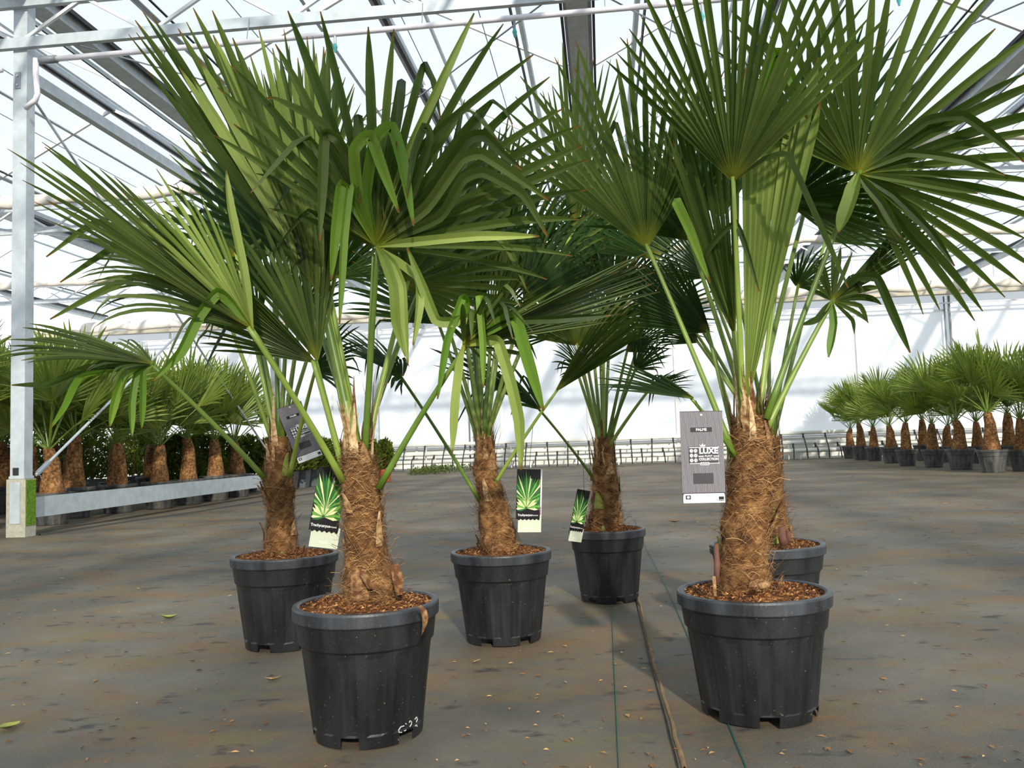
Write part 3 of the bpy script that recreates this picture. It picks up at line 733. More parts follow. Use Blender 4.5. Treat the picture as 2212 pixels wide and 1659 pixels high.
B = [
 ((1588,990,-.02),(1398,536,.02),(1290,120,.16), dict(spread=84, turn=10, n=23, droop=.08, kink=.06, split=.36, mat='leaf', wmax=.016, fold=.7)),
 ((1606,900,-.03),(1583,392,-.14),(1612,-130,-.2), dict(extra=[([(1583, 392), (1650, 345), (1700, 335), (1745, 430), (1790, 530), (1832, 622)], 14, 0), ([(1583, 392), (1650, 220), (1680, 112), (1702, 150), (1744, 258)], 26, 1)], fwd=-0.04, spread=94, turn=-6, n=24, droop=.05, split=.3, mat='leaf', wmax=.014, fold=.8)),
 ((1655,905,-.03),(1853,375,.02),(2170,30,.0), dict(extra=[([(1853, 378), (1838, 430), (1812, 502)], 34, 2), ([(1853, 375), (1905, 435), (1948, 512)], 22, 0), ([(1853, 375), (1930, 420), (2010, 500), (2062, 575)], 16, 0), ([(1853, 375), (1950, 388), (2112, 418)], 16, 0), ([(1853, 375), (2000, 262), (2080, 250), (2140, 290), (2212, 350)], 20, 0), ([(1853, 375), (1960, 330), (2080, 345), (2170, 378)], 18, 0)], fwd=-0.05, spread=225, turn=10, n=35, droop=.24, kink=.08, split=.28, mat='leaf', wmax=.015, cup=.05, fold=.8)),
 ((1612,960,0),(1612,880,.0),(1700,150,.05), dict(spread=13, turn=0, n=9, droop=.0, split=.85, mat='leaf_pale', wmax=.04, pr=.022, fold=.35, shape=.1)),
 ((1600,905,-.01),(1588,725,-.02),(1480,270,-.05), dict(extra=[([(1588, 725), (1500, 520), (1458, 432), (1490, 500), (1534, 612)], 22, 1), ([(1588, 725), (1520, 560), (1590, 480), (1640, 630)], 12, 0)], fwd=-0.1, spread=22, turn=25, n=12, droop=.02, split=.6, mat='leaf', wmax=.018, pr=.01, shape=.12, fold=.8)),
 ((1640,900,.04),(1698,436,.15),(1800,200,.2), dict(spread=170, turn=10, n=30, droop=.25, mat='leaf_dark', fold=.8)),
 ((1640,900,.04),(1698,437,.14),(1960,515,.0), dict(spread=30, turn=40, n=10, droop=.15, mat='leaf', fold=.8, pr=.004, wmax=.016)),
 ((1650,940,.05),(1797,650,.1),(2010,440,.2), dict(extra=[([(1797, 650), (1850, 600), (1895, 602), (1930, 680), (1966, 762)], 18, 0), ([(1797, 655), (1802, 700), (1790, 772)], 18, 1), ([(1797, 650), (1765, 690), (1732, 702)], 14, 0)], fwd=-0.03, spread=22, turn=35, n=11, droop=.05, kink=.0, split=.6, fold=.8, wmax=.018)),
 ((1650,940,.05),(1797,650,.1),(1850,545,.1), dict(spread=200, turn=35, n=14, droop=.8, kink=.3, split=.3, fold=.6, wmax=.012, pr=.004)),
 ((1590,960,.03),(1535,718,.1),(1380,590,.15), dict(spread=80, turn=-30, n=24, droop=.2, kink=.10, mat='leaf_dark', fold=.8)),
 ((1590,985,-.03),(1502,862,-.10),(1300,812,.05), dict(spread=36, turn=45, n=14, droop=.2, kink=.1, pr=.006, mat='leaf_dark', fold=.8)),
 ((1615,900,.05),(1490,520,.3),(1400,280,.5), dict(spread=100, turn=-15, n=22, droop=.2, mat='leaf_dark', split=.36, fold=.8)),
 ((1630,900,.06),(1760,380,.35),(1790,60,.5), dict(spread=90, turn=0, n=22, droop=.1, mat='leaf_dark', split=.36, fold=.8)),
]
Cc = [
 ((604,950,.03),(560,700,.2),(440,560,.1), dict(spread=100, turn=10, n=20, droop=.7, mat='leaf_dark', split=.33, kink=.15)),
 ((600,950,.0),(600,660,.1),(560,470,.0), dict(spread=70, turn=10, n=18, droop=.2, mat='leaf_dark', split=.36)),
 ((610,950,.0),(650,680,.05),(700,540,-.1), dict(spread=90, turn=-20, n=20, droop=.3, mat='leaf_dark', split=.36, kink=.2)),
 ((578,1040,-.03),(333,787,-.25),(0,740,-.35), dict(extra=[([(333, 787), (275, 800), (250, 860), (237, 922)], 18, 1), ([(333, 787), (295, 808), (284, 870), (285, 942)], 16, 1), ([(333, 787), (310, 802), (308, 860), (306, 925)], 14, 1), ([(333, 787), (190, 795), (110, 830), (25, 832)], 16, 0), ([(333, 787), (180, 810), (140, 880), (110, 925)], 16, 1)], fwd=-0.03, spread=30, turn=50, n=12, droop=.42, kink=.0, split=.55, pr=.009, wmax=.02, fold=.8)),
 ((578,1040,-.03),(333,787,-.24),(190,760,-.3), dict(spread=90, turn=50, n=11, droop=1.0, kink=.6, split=.3, pr=.004, wmax=.015)),
 ((592,965,0),(478,640,-.05),(180,480,-.1), dict(spread=60, turn=30, n=18, droop=.75, kink=.12, mat='leaf', split=.36, wmax=.016)),
 ((596,960,0),(510,552,.1),(470,380,.1), dict(spread=200, turn=0, n=24, droop=.4, mat='leaf_dark', kink=.2, split=.36)),
 ((603,955,0),(590,560,.1),(500,210,.2), dict(spread=60, turn=-20, n=18, droop=.15, split=.36)),
 ((606,955,0),(630,520,.05),(660,130,.1), dict(spread=60, turn=10, n=18, droop=.1, split=.36)),
 ((612,955,.02),(668,560,.1),(740,210,.15), dict(spread=90, turn=10, n=22, droop=.2, kink=.1, split=.36)),
 ((625,1030,-.04),(676,803,-.27),(790,730,-.42), dict(spread=80, turn=-30, n=18, droop=.6, mat='leaf_dark', kink=.25, split=.36)),
 ((600,960,.05),(540,640,.3),(400,440,.4), dict(spread=100, turn=0, n=22, droop=.3, mat='leaf_dark', split=.36)),
 ((610,950,.05),(720,600,.3),(860,420,.3), dict(spread=110, turn=0, n=22, droop=.4, mat='leaf_dark', split=.36)),
]
D = [
 ((1044,955,.02),(1010,620,.2),(900,440,.3), dict(spread=100, turn=0, n=22, droop=.35, mat='leaf_dark', split=.33)),
 ((1048,955,.02),(1100,580,.2),(1240,430,.06), dict(spread=110, turn=0, n=22, droop=.35, mat='leaf_dark', split=.33)),
 ((1044,955,-.02),(1060,700,-.05),(1150,560,-.1), dict(spread=70, turn=-20, n=18, droop=.25, mat='leaf', split=.36, kink=.15)),
 ((1040,955,-.02),(960,660,.0),(860,640,-.1), dict(spread=80, turn=40, n=16, droop=.8, mat='leaf_dark', split=.33, kink=.3)),
 ((1042,955,0),(1000,690,-.05),(985,480,-.05), dict(spread=50, turn=15, n=14, droop=.1, mat='leaf', split=.4)),
 ((1035,1080,-.04),(870,816,-.12),(735,722,-.1), dict(spread=60, turn=60, n=18, droop=.5, kink=.2, mat='leaf_dark', pr=.0065)),
 ((1035,1080,-.04),(870,816,-.12),(830,770,-.2), dict(spread=160, turn=50, n=10, droop=.5, kink=.9, mat='leaf_dark', pr=.004, wmax=.011)),
 ((1042,960,0),(1030,705,0),(1065,270,.05), dict(spread=22, turn=0, n=16, droop=.03, split=.65, mat='leaf', pr=.013, wmax=.016, shape=.12, fold=.8)),
 ((1060,1060,-.02),(1198,848,-.12),(1405,665,-.25), dict(spread=34, turn=-35, n=18, droop=.1, split=.6, pr=.0065, fold=.8)),
 ((1036,960,0),(950,700,.05),(800,520,.1), dict(spread=110, turn=20, n=22, droop=.35, kink=.15, mat='leaf_dark', split=.36)),
 ((1046,955,0),(1085,640,.1),(1180,340,.2), dict(spread=90, turn=0, n=22, droop=.2, kink=.1, split=.36)),
 ((1050,955,0),(1130,650,-.05),(1320,490,0), dict(spread=90, turn=-25, n=22, droop=.3, mat='leaf_dark', kink=.1, split=.36)),
 ((1040,955,0),(985,600,.15),(940,340,.25), dict(spread=90, turn=0, n=22, droop=.25, split=.36)),
 ((1046,955,0),(1240,500,.1),(1255,120,.1), dict(spread=34, turn=10, n=14, droop=.05, mat='leaf', wmax=.015)),
]
Ee = [
 ((1304,960,.02),(1290,560,.2),(1290,380,.2), dict(spread=120, turn=0, n=24, droop=.2, mat='leaf_dark', split=.33)),
 ((1304,960,.0),(1300,700,.0),(1420,600,-.1), dict(spread=100, turn=-15, n=22, droop=.3, mat='leaf_dark', split=.36)),
 ((1300,960,.0),(1250,680,.05),(1160,560,0), dict(spread=100, turn=15, n=22, droop=.3, mat='leaf_dark', split=.36, kink=.15)),
 ((1310,960,.0),(1370,800,-.1),(1440,720,-.2), dict(spread=90, turn=-35, n=18, droop=.4, mat='leaf_dark', split=.36, kink=.3)),
 ((1300,965,.0),(1260,800,-.1),(1190,760,-.2), dict(spread=90, turn=35, n=18, droop=.5, mat='leaf_dark', split=.36, kink=.4)),
 ((1280,1030,-.04),(1168,886,-.15),(945,762,-.1), dict(spread=30, turn=45, n=16, droop=.25, kink=.05, mat='leaf_dark', pr=.0065, fold=.8, split=.6)),
 ((1280,1030,-.04),(1168,886,-.15),(1090,800,-.2), dict(spread=80, turn=45, n=9, droop=.5, kink=.6, mat='leaf_dark', pr=.004, wmax=.011)),
 ((1298,970,-.02),(1246,747,-.1),(1255,560,-.15), dict(spread=160, turn=-5, n=30, droop=.12, mat='leaf', split=.4)),
 ((1310,965,0),(1350,760,0),(1470,690,-.1), dict(spread=80, turn=-40, n=22, droop=.4, mat='leaf_dark', kink=.2, split=.36)),
 ((1306,960,0),(1320,640,.1),(1370,450,.1), dict(spread=130, turn=0, n=28, droop=.15, mat='leaf_dark', split=.36)),
 ((1300,960,0),(1270,620,.15),(1190,440,.15), dict(spread=120, turn=0, n=28, droop=.2, mat='leaf_dark', split=.36)),
 ((1315,965,0),(1390,700,.05),(1520,570,0), dict(spread=110, turn=10, n=26, droop=.3, mat='leaf_dark', split=.36)),
 ((1300,965,0),(1220,720,.1),(1110,620,0), dict(spread=110, turn=10, n=24, droop=.35, mat='leaf_dark', split=.36)),
 ((1312,970,-.03),(1400,840,-.1),(1500,800,-.2), dict(spread=60, turn=45, n=16, droop=.35, mat='leaf_dark', kink=.2)),
]
Ff = [
 ((1655,955,-.02),(1530,600,.05),(1420,480,.05), dict(spread=100, turn=-15, n=22, droop=.25, mat='leaf_dark', split=.33)),
 ((1655,955,-.02),(1510,740,.05),(1420,660,.15), dict(spread=80, turn=-35, n=20, droop=.4, mat='leaf_dark', split=.36, kink=.3)),
 ((1655,955,0),(1420,560,.25),(1330,340,.5), dict(spread=120, turn=0, n=26, droop=.2, mat='leaf_dark', split=.36)),
 ((1660,955,0),(1560,470,.2),(1500,190,.3), dict(spread=90, turn=0, n=22, droop=.15, mat='leaf_dark', split=.36)),
 ((1668,955,0),(1780,520,.1),(1950,330,.1), dict(spread=110, turn=10, n=22, droop=.3, mat='leaf_dark', split=.33)),
 ((1665,955,0),(1720,620,.1),(1790,540,.0), dict(spread=130, turn=30, n=22, droop=.5, mat='leaf_dark', split=.33)),
 ((1655,960,-.02),(1480,680,.1),(1340,610,.0), dict(spread=90, turn=40, n=22, droop=.35, mat='leaf_dark', kink=.15)),
 ((1662,955,.02),(1660,480,.2),(1700,190,.3), dict(spread=80, turn=0, n=20, droop=.1, mat='leaf', split=.36)),
]
palm('tall fan palm in black pot with chalk scrawl and curled husk on rim', (797,1578), 2.19, .176, .318, [(800,1278,56),(790,1180,41),(783,1080,41),(776,1000,36),(768,955,26)], A, 11, 2400)
palm('thick trunked fan palm with broad pale spear leaf beside dark striped tag', (1640,1535), 2.25, .188, .305, [(1607,1265,54),(1610,1150,48),(1625,1040,50),(1625,960,44),(1618,900,30)], B, 12, 2800)
palm('fan palm in black pot with tilted black tag tied among its stalks', (618,1392), 3.2, .188, .325, [(608,1205,36),(606,1110,28),(600,1045,31),(605,944,21)], Cc, 13)
palm('fan palm with orange-brown trunk in black pot in the middle of floor', (1088,1378), 3.17, .178, .315, [(1082,1195,42),(1068,1110,33),(1050,1025,25),(1045,945,17)], D, 14)
palm('fan palm with shaded dark trunk in black pot behind the slanted picture tag', (1317,1293), 3.88, .166, .31, [(1308,1145,36),(1308,1065,29),(1304,946,20)], Ee, 15)
palm('fan palm with reddish stump by its trunk behind the thick trunked palm', (1666,1362), 3.16, .198, .31, [(1668,1182,42),(1662,1085,32),(1655,945,27)], Ff, 16)

# ------------------------------------------------------------------ background palms: three kinds, copied
def far_palm(seed, R, h, th, crown, nfr, mat):
    rnd = random.Random(seed); t = empty('background_palm', (0, 0, 0)); org = V((0, 0, 0))
    pot_parts(t, org, R, h, True, seed, .72)
    top = V((rnd.uniform(-.03, .03), rnd.uniform(-.03, .03), h+th))
    trunk_parts(t, [(V((0, 0, h-.05)), .125), (V((0, 0, h+th*.3)), .10), (V((0, 0, h+th*.7)), .08), (top, .05)], rnd, 0, True)
    for q in range(nfr):
        a = q*2.399+rnd.uniform(-.4, .4); u_ = q/nfr; e = 1.40-1.05*u_+rnd.uniform(-.2, .2); A_ = V((math.cos(a), math.sin(a), 0))
        d = A_*math.cos(e)+UP*math.sin(e)
        pl = rnd.uniform(.30, .62)*crown*(.8+.2*math.sin(e)); b = top+d*pl
        c = (d+UP*rnd.uniform(.0, .7)+A_*rnd.uniform(-.1, .4)).normalized()
        n = MX.Rotation(rnd.uniform(-1.0, 1.0), 3, c) @ (UP*math.cos(e)-A_*math.sin(e))
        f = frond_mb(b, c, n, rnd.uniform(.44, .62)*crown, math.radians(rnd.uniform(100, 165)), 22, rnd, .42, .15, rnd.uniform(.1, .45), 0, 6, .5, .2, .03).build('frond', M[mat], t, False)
        petiole_mb(top-UP*.02, b+c*.01, c, .010, .006, 5).build('petiole', M['petiole'], f)
    return t
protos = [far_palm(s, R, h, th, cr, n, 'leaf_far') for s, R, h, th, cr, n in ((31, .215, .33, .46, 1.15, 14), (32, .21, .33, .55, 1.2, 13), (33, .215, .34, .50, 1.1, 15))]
used = [False]*3
ROT = [0.393, 1.963, 3.142, 1.681, 5.105, 2.356, 0.393, 5.498, 6.0, 2.073, 2.356, 6.0, 4.712, 5.608, 0.393, 0.0, 0.503, 1.571, 5.608, 3.142, 0.0, 3.312, 4.037, 4.712, 5.89, 2.749, 5.608, 5.608, 1.963, 0.707, 2.356, 1.571, 0.503, 5.608]
nplaced = [0]
def place(k, P, rz, sc, lab, grp):
    if nplaced[0] < len(ROT): rz = ROT[nplaced[0]]
    nplaced[0] += 1
    p = protos[k % 3]
    if not used[k % 3]: used[k % 3] = True; o = p
    else: o = copy_tree(p)
    o.location = P; o.rotation_euler = (0, 0, rz); o.scale = (sc, sc, sc)
    tag(o, lab, 'potted palm', grp)
ordn = ['first', 'second', 'third', 'fourth', 'fifth', 'sixth', 'seventh', 'eighth', 'ninth', 'tenth']
rb_ = random.Random(77)
LF = [(112, 1132), (160, 1118), (255, 1107), (345, 1098), (408, 1089), (466, 1081), (512, 1073)]
for i, (x, y) in enumerate(LF):
    P = atz(x, y); P.z = 0
    place(i, P, rb_.uniform(0, 6), rb_.uniform(1.0, 1.12), ordn[i]+' potted palm behind the long rail, counting from the mossy post', 'palms behind the long rail')
for i in range(6):
    X = -7.35+rb_.uniform(-.1, .1); Y = 9.2+i*1.05
    place(i+1, G(X, Y, 0), rb_.uniform(0, 6), rb_.uniform(1.0, 1.15), ordn[i]+' shaded palm of the back row beyond the long rail, counting from mossy post', 'shaded back row palms')
for i in range(4):
    place(i+2, G(-6.35-.65*i, 7.6-.3*i, 0) if i < 2 else G(-8.05, 8.67+1.05*i, 0), rb_.uniform(0, 6), 1.1, ['potted palm close behind the mossy steel post, next to the rail', 'potted palm behind the mossy steel post, further from the rail', 'potted palm deep behind the post, in front of tall dark shrubs', 'potted palm deepest behind the post, between tall dark shrubs'][i], 'palms left of the post')
RF = [(1838, 990), (1862, 993), (1890, 995), (1927, 1000), (1960, 1006), (2018, 1009), (2077, 1014), (2146, 1020), (2212, 1017)]
for i, (x, y) in enumerate(RF):
    P = atz(x, y); P.z = 0
    place(i, P, rb_.uniform(0, 6), rb_.uniform(.98, 1.1), ordn[i]+' potted palm of the front row by the white wall, counting from heating pipes', 'palms in the row along the right')
for i in range(7):
    P = G(7.6+rb_.uniform(-.1, .1), 13.3+1.35*i, 0)
    place(i+1, P, rb_.uniform(0, 6), rb_.uniform(1.0, 1.12), ordn[6-i]+' palm of the back row near the white wall, counting from heating pipes', 'second row palms on the right')
tall = [(2250, 985, 1.35)]
for x, y, s in tall:
    P = G(7.9, 12.0, 0); place(1, P, 1.0, 1.32, 'tallest background palm rising above the rows by the white wall', 'tall palm on the right')

# ------------------------------------------------------------------ shrubs and small pots at the left back
def shrub(P, R, H, potR, potH, square, lab, mat, seed, col='greypot', pot_only=False):
    rnd = random.Random(seed); t = tag(empty('potted_shrub', P), lab, 'potted shrub', 'shrubs behind the rail')
    if square:
        vs = [P+V((sx*potR*f, sy*potR*f, z)) for z, f in ((0, .8), (potH, 1)) for sx, sy in ((-1, -1), (1, -1), (1, 1), (-1, 1))]
        MB().add(vs, [(3, 2, 1, 0), (0, 1, 5, 4), (1, 2, 6, 5), (2, 3, 7, 6), (3, 0, 4, 7), (4, 5, 6, 7)]).build('pot', M[col], t)
    else:
        vs = []; fs = []; n = 20
        for z, f in ((0, .72), (potH*.8, .95), (potH*.8, 1.05), (potH, 1.05)):
            vs += [P+V((math.cos(6.2832*k/n)*potR*f, math.sin(6.2832*k/n)*potR*f, z)) for k in range(n)]
        for j in range(3):
            for k in range(n): fs.append((j*n+k, j*n+(k+1) % n, (j+1)*n+(k+1) % n, (j+1)*n+k))
        fs.append(tuple(range(3*n, 4*n)))
        MB().add(vs, fs).build('pot', M[col], t)
    mb = MB()
    for q in range(2200):
        u = rnd.random(); a = rnd.uniform(0, 6.283); rr = R*math.sqrt(rnd.random())*(.55+.45*math.sin(math.pi*min(1, .25+u*.75)))
        p = P+V((math.cos(a)*rr, math.sin(a)*rr, potH+H*u*(1-.35*(rr/R)**2)))
        d = V((math.cos(a)*.5+rnd.uniform(-.5, .5), math.sin(a)*.5+rnd.uniform(-.5, .5), rnd.uniform(.1, 1))).normalized()*rnd.uniform(.05, .11)
        sd = d.cross(V((rnd.uniform(-1, 1), rnd.uniform(-1, 1), rnd.uniform(-1, 1)))).normalized()*.022; cc = rnd.random()
        mb.add([p, p+d*.5+sd, p+d, p+d*.5-sd], [(0, 1, 2, 3)], [(cc, .5)]*4)
    o = mb.build('foliage', M[mat], t); o['kind'] = 'stuff'
    MB().tube([P+V((0, 0, potH*.9)), P+V((0, 0, potH+H*.7))], .012, 5).build('stem', M['trunk'], t)
for i in range(5):
    P = G(-5.95+.02*i, 14.9+.62*i, 0)
    shrub(P, .34, .62, .20, .33, True, ordn[i]+' bushy conifer in grey square pot past the far end of rail', 'shrub', 200+i)
for i in range(4):
    P = G(-6.7+.02*i, 13.0+.8*i, 0)
    shrub(P, .36, .72, .18, .30, True, ordn[i]+' dark conifer in grey pot behind the row of palms, counting along rail', 'shrub', 220+i)
for i, (x, y) in enumerate([(800, 1046), (832, 1040)]):
    P = atz(x, y); shrub(P, .20, .62, .15, .26, False, ['clipped conifer in terracotta pot before the far post', 'slim conifer in terracotta pot behind the far post'][i], 'shrub', 240+i, 'terra')
for i in range(8):
    P = G(-8.7-.25*(i % 2), 8.8+1.05*i, 0)
    shrub(P, .52, .95, .24, .34, True, ordn[i]+' tall dark shrub deep behind the palms, counting from the mossy post', 'shrub', 260+i)
# low weeds at the wall foot
rw = random.Random(8); mb = MB()
for q in range(1600):
    P = G(-5.0+abs(rw.gauss(0, .6)), 22.5+rw.uniform(-1.2, 2.2), 0); p = P+V((0, 0, rw.uniform(0, .16)))
    d = V((rw.uniform(-1, 1), rw.uniform(-1, 1), rw.uniform(.1, 1))).normalized()*rw.uniform(.03, .08); sd = d.cross(UP).normalized()*.02; cc = rw.random()
    mb.add([p, p+d*.5+sd, p+d, p+d*.5-sd], [(0, 1, 2, 3)], [(cc, .5)]*4)
o = mb.build('weeds', M['shrub']); o['kind'] = 'stuff'; tag(o, 'low green weeds creeping along the foot of back wall', 'weeds')

# ------------------------------------------------------------------ tags
def text_mb(body, size, bold=0.0, sx=1.0):
    c = bpy.data.curves.new('txt', 'FONT'); c.body = body; c.size = size; c.align_x = 'CENTER'; c.align_y = 'CENTER'; c.offset = bold; c.resolution_u = 3
    o = bpy.data.objects.new('txt', c); COL.objects.link(o); dg = bpy.context.evaluated_depsgraph_get()
    me = bpy.data.meshes.new_from_object(o.evaluated_get(dg)); bpy.data.objects.remove(o); bpy.data.curves.remove(c)
    vs = [(v.co.x*sx, v.co.y) for v in me.vertices]; fs = [tuple(p.vertices) for p in me.polygons]; bpy.data.meshes.remove(me)
    return vs, fs
class Card:
    def __init__(s, tl, tr, bl):
        s.o = (tl+tr)/2; s.u = (tr-tl); s.w = s.u.length; s.u.normalize(); v = bl-tl; s.v = (v-s.u*v.dot(s.u)); s.h = s.v.length; s.v.normalize(); s.n = s.u.cross(s.v)
        if s.n.dot(CAMP-s.o) < 0: s.n = -s.n
    def P(s, x, y, z=0): return s.o+s.u*(x*s.w)+s.v*(y*s.h)+s.n*z       # x in -.5...5, y down 0..1
    def slab(s, x0, x1, y0, y1, z0, z1):
        mb = MB(); vs = [s.P(x, y, z) for z in (z0, z1) for x, y in ((x0, y0), (x1, y0), (x1, y1), (x0, y1))]
        return mb.add(vs, [(3, 2, 1, 0), (4, 5, 6, 7), (0, 1, 5, 4), (1, 2, 6, 5), (2, 3, 7, 6), (3, 0, 4, 7)])
    def poly(s, pts, z): return MB().add([s.P(x, y, z) for x, y in pts], [tuple(range(len(pts)))])
    def text(s, body, x, y, hgt, z, mat, parent, bold=0., sx=1., nm='lettering', rot=0):
        vs, fs = text_mb(body, hgt*s.h*1.35, bold*s.h, sx); q = s.P(x, y, z)
        return MB().add([q+s.u*a-s.v*b for a, b in vs], fs).build(nm, mat, parent)
def string(c, top, parent):
    MB().tube([c.P(0, .02, .001), c.P(0, -.01, .001), top], .0009, 5).build('string', M['string'], parent)

def luxe_tag(tl, tr, bl, top, lab):
    c = Card(tl, tr, bl); t = tag(empty('plant_tag', c.P(0, 1)), lab, 'plant tag')
    body = c.slab(-.5, .5, 0, 1, -.0006, .0006).build('card', M['card_dark'], t)
    mb = MB()
    for k in range(34):
        x = -.485+.97*k/33; mb.add([c.P(x-.006, .008, .0009), c.P(x+.006, .008, .0009), c.P(x+.006, .885, .0009), c.P(x-.006, .885, .0009)], [(0, 1, 2, 3)])
    mb.build('stripes', M['card_line'], t)
    c.slab(-.27, .24, .178, .228, .0009, .0012).build('title_panel', M['card_black'], t)
    c.text('PALMS', -.01, .203, .030, .0014, M['card_white'], t, .0012)
    c.slab(-.32, .36, .385, .575, .0009, .0012).build('logo_panel', M['card_dark'], t)
    lz = .0015
    mb = MB()
    for a in ((-.31, .39, .392, .400), (-.31, .39, .566, .573)): mb.add([c.P(a[0], a[2], lz), c.P(a[1], a[2], lz), c.P(a[1], a[3], lz), c.P(a[0], a[3], lz)], [(0, 1, 2, 3)])
    for a in ((-.1, .03, .487, .492), (.25, .38, .487, .492), (-.1, .03, .496, .500), (.25, .38, .496, .500)): mb.add([c.P(a[0], a[2], lz), c.P(a[1], a[2], lz), c.P(a[1], a[3], lz), c.P(a[0], a[3], lz)], [(0, 1, 2, 3)])
    # small crown above the word
    cr = [(-.05, .386), (.06, .386), (.075, .362), (.035, .376), (.005, .352), (-.025, .376), (-.065, .362)]
    mb.add([c.P(x, y, lz) for x, y in cr], [(0, 1, 2, 3, 4, 5, 6)])
    # leaf squares at the left of the word: three rows of curled leaves
    for gx in range(2):
        for gy in range(3):
            x0, y0 = -.305+gx*.098, .408+gy*.052
            pts = [(x0+.045+.042*math.cos(q*.7), y0+.023+.021*math.sin(q*.7)) for q in range(9)]
            mb.add([c.P(x, y, lz) for x, y in pts], [tuple(range(9))])
    # row of ring shapes below
    for q in range(4):
        xc = -.03+q*.05; ring = []
        for k in range(12):
            a = 6.2832*k/12
            ring += [c.P(xc+.038*math.cos(a), .573+.017*math.sin(a), lz), c.P(xc+.026*math.cos(a), .573+.011*math.sin(a), lz)]
        mb.add(ring, [(2*k, 2*((k+1) % 12), 2*((k+1) % 12)+1, 2*k+1) for k in range(12)])
    mb.build('emblem', M['card_white'], t)
    mb = MB()
    for gx in range(2):
        for gy in range(3):
            x0, y0 = -.305+gx*.098, .408+gy*.052
            for e in range(2): mb.add([c.P(x0+.02, y0+.012+e*.014, lz+.0003), c.P(x0+.075, y0+.018+e*.014, lz+.0003), c.P(x0+.06, y0+.024+e*.012, lz+.0003)], [(0, 1, 2)])
    mb.build('leaf_veins', M['card_dark'], t)
    c.text('LUXE', .14, .437, .062, lz, M['card_white'], t, .0035, 1.02)
    c.text('PLANT', .14, .491, .020, lz, M['card_white'], t, .0006)
    c.text('COLLECTION', .14, .525, .026, lz, M['card_white'], t, .0016, .98)
    c.slab(-.245, .225, .675, .79, .0009, .0012).build('blank_panel', M['card_dark'], t)
    r = [(-.485, .915), (-.465, .895), (.465, .895), (.485, .915), (.485, .996), (-.485, .996)]
    c.poly(r, .0012).build('white_band', M['card_white'], t)
    mb = MB()
    for a in ((-.43, -.31, .912, .955), (.34, .46, .93, .965)): mb.add([c.P(a[0], a[2], .0016), c.P(a[1], a[2], .0016), c.P(a[1], a[3], .0016), c.P(a[0], a[3], .0016)], [(0, 1, 2, 3)])
    mb.add([c.P(.34, .972, .0016), c.P(.46, .972, .0016), c.P(.46, .979, .0016), c.P(.34, .979, .0016)], [(0, 1, 2, 3)])
    mb.build('small_logo', M['card_black'], t)
    c.poly([(-.37+.035*math.cos(q*.628), .933+.014*math.sin(q*.628)) for q in range(10)], .0018).build('small_ring', M['card_white'], t)
    c.poly([(-.025, .03), (.025, .03), (.025, .05), (-.025, .05)], .0014).build('punched_hole', M['card_white'], t)
    string(c, top, t); return t
YB = 2.12
luxe_tag(aty(1468, 889, YB), aty(1560, 887, YB), aty(1478, 1088, YB), aty(1503, 865, 2.163), 'large dark striped plant tag hanging beside the thick brown trunk')
luxe_tag(aty(597, 884, 3.13), aty(650, 866, 3.18), aty(641, 1004, 3.13), aty(612, 824, 3.211), 'tilted dark plant tag with white band tied among green stalks')

def photo_tag(tl, tr, bl, top, lab, side=False):
    c = Card(tl, tr, bl); t = tag(empty('plant_tag', c.P(0, 1)), lab, 'plant tag', None)
    c.slab(-.40, .58, .74, 1.0, -.0022, -.0012).build('pale_card', M['card_pale'], t)
    c.text('PALMS', .06, .935, .028, -.0009, M['card_white'], t, .0006)
    # picture flap with a scalloped lower edge
    pts = [(-.5, 0), (.5, 0), (.5, .80)]
    for k in range(24):
        pts.append((.5-k/24, .80+.012*math.sin(k*1.57)))
    pts += [(-.5, .80)]
    c.poly(pts, .0).build('picture_flap', M['card_black'], t)
    rnd = random.Random(3)
    def fan(cx, cy, R, a0, a1, n, mats, z, asp):
        for k in range(n):
            a = a0+(a1-a0)*(k+.5)/n; da = (a1-a0)/n*.46; Rr = R*rnd.uniform(.85, 1.05); m_ = mats[k % len(mats)]
            q = []
            for aa, rr in ((a, .02), (a-da, Rr*.7), (a, Rr), (a+da, Rr*.7)):
                x = cx+math.cos(aa)*rr*asp; y = cy-math.sin(aa)*rr
                q.append((max(-.49, min(.49, x)), max(.006, min(.70, y))))
            c.poly(q, z).build('printed_leaf', M[m_], t)
    fan(.12, .60, .30, -.3, 3.5, 16, ['pr_green', 'pr_green2', 'pr_green'], .0006, 2.2)
    fan(-.08, .62, .26, -.2, 3.3, 15, ['pr_yel', 'pr_green2', 'pr_yel'], .0008, 2.0)
    fan(-.05, .52, .52, .2, 2.95, 22, ['pr_green', 'pr_green2', 'pr_green', 'pr_green', 'pr_yel'], .0011, 2.0)
    c.slab(.08, .49, .006, .15, .0012, .0015).build('corner_panel', M['card_black'], t)
    c.slab(-.5, .5, .68, .785, .0012, .0015).build('title_band', M['card_black'], t)
    c.text('Trachycarpus', -.13, .728, .036, .0018, M['card_white'], t, .0012, .92)
    c.text('fortunei', .30, .732, .022, .0018, M['card_white'], t, .0004)
    if side:
        c.slab(.52, .58, .0, .74, -.002, -.0014).build('white_edge', M['card_white'], t)
        for k in range(7): c.poly([(.52+.03*math.cos(q)+.02*(k % 2), .60+.02*k+.012*math.sin(q)) for q in (0, 1.26, 2.5, 3.77, 5)], -.0010).build('printed_bloom', M['pr_pink'], t)
    string(c, top, t); return t
photo_tag(aty(690, 1007, 2.24), aty(752, 1016, 2.27), aty(684, 1182, 2.24), aty(742, 923, 2.199), 'leaf picture tag hanging left of the trunk over the chalk marked pot', False)
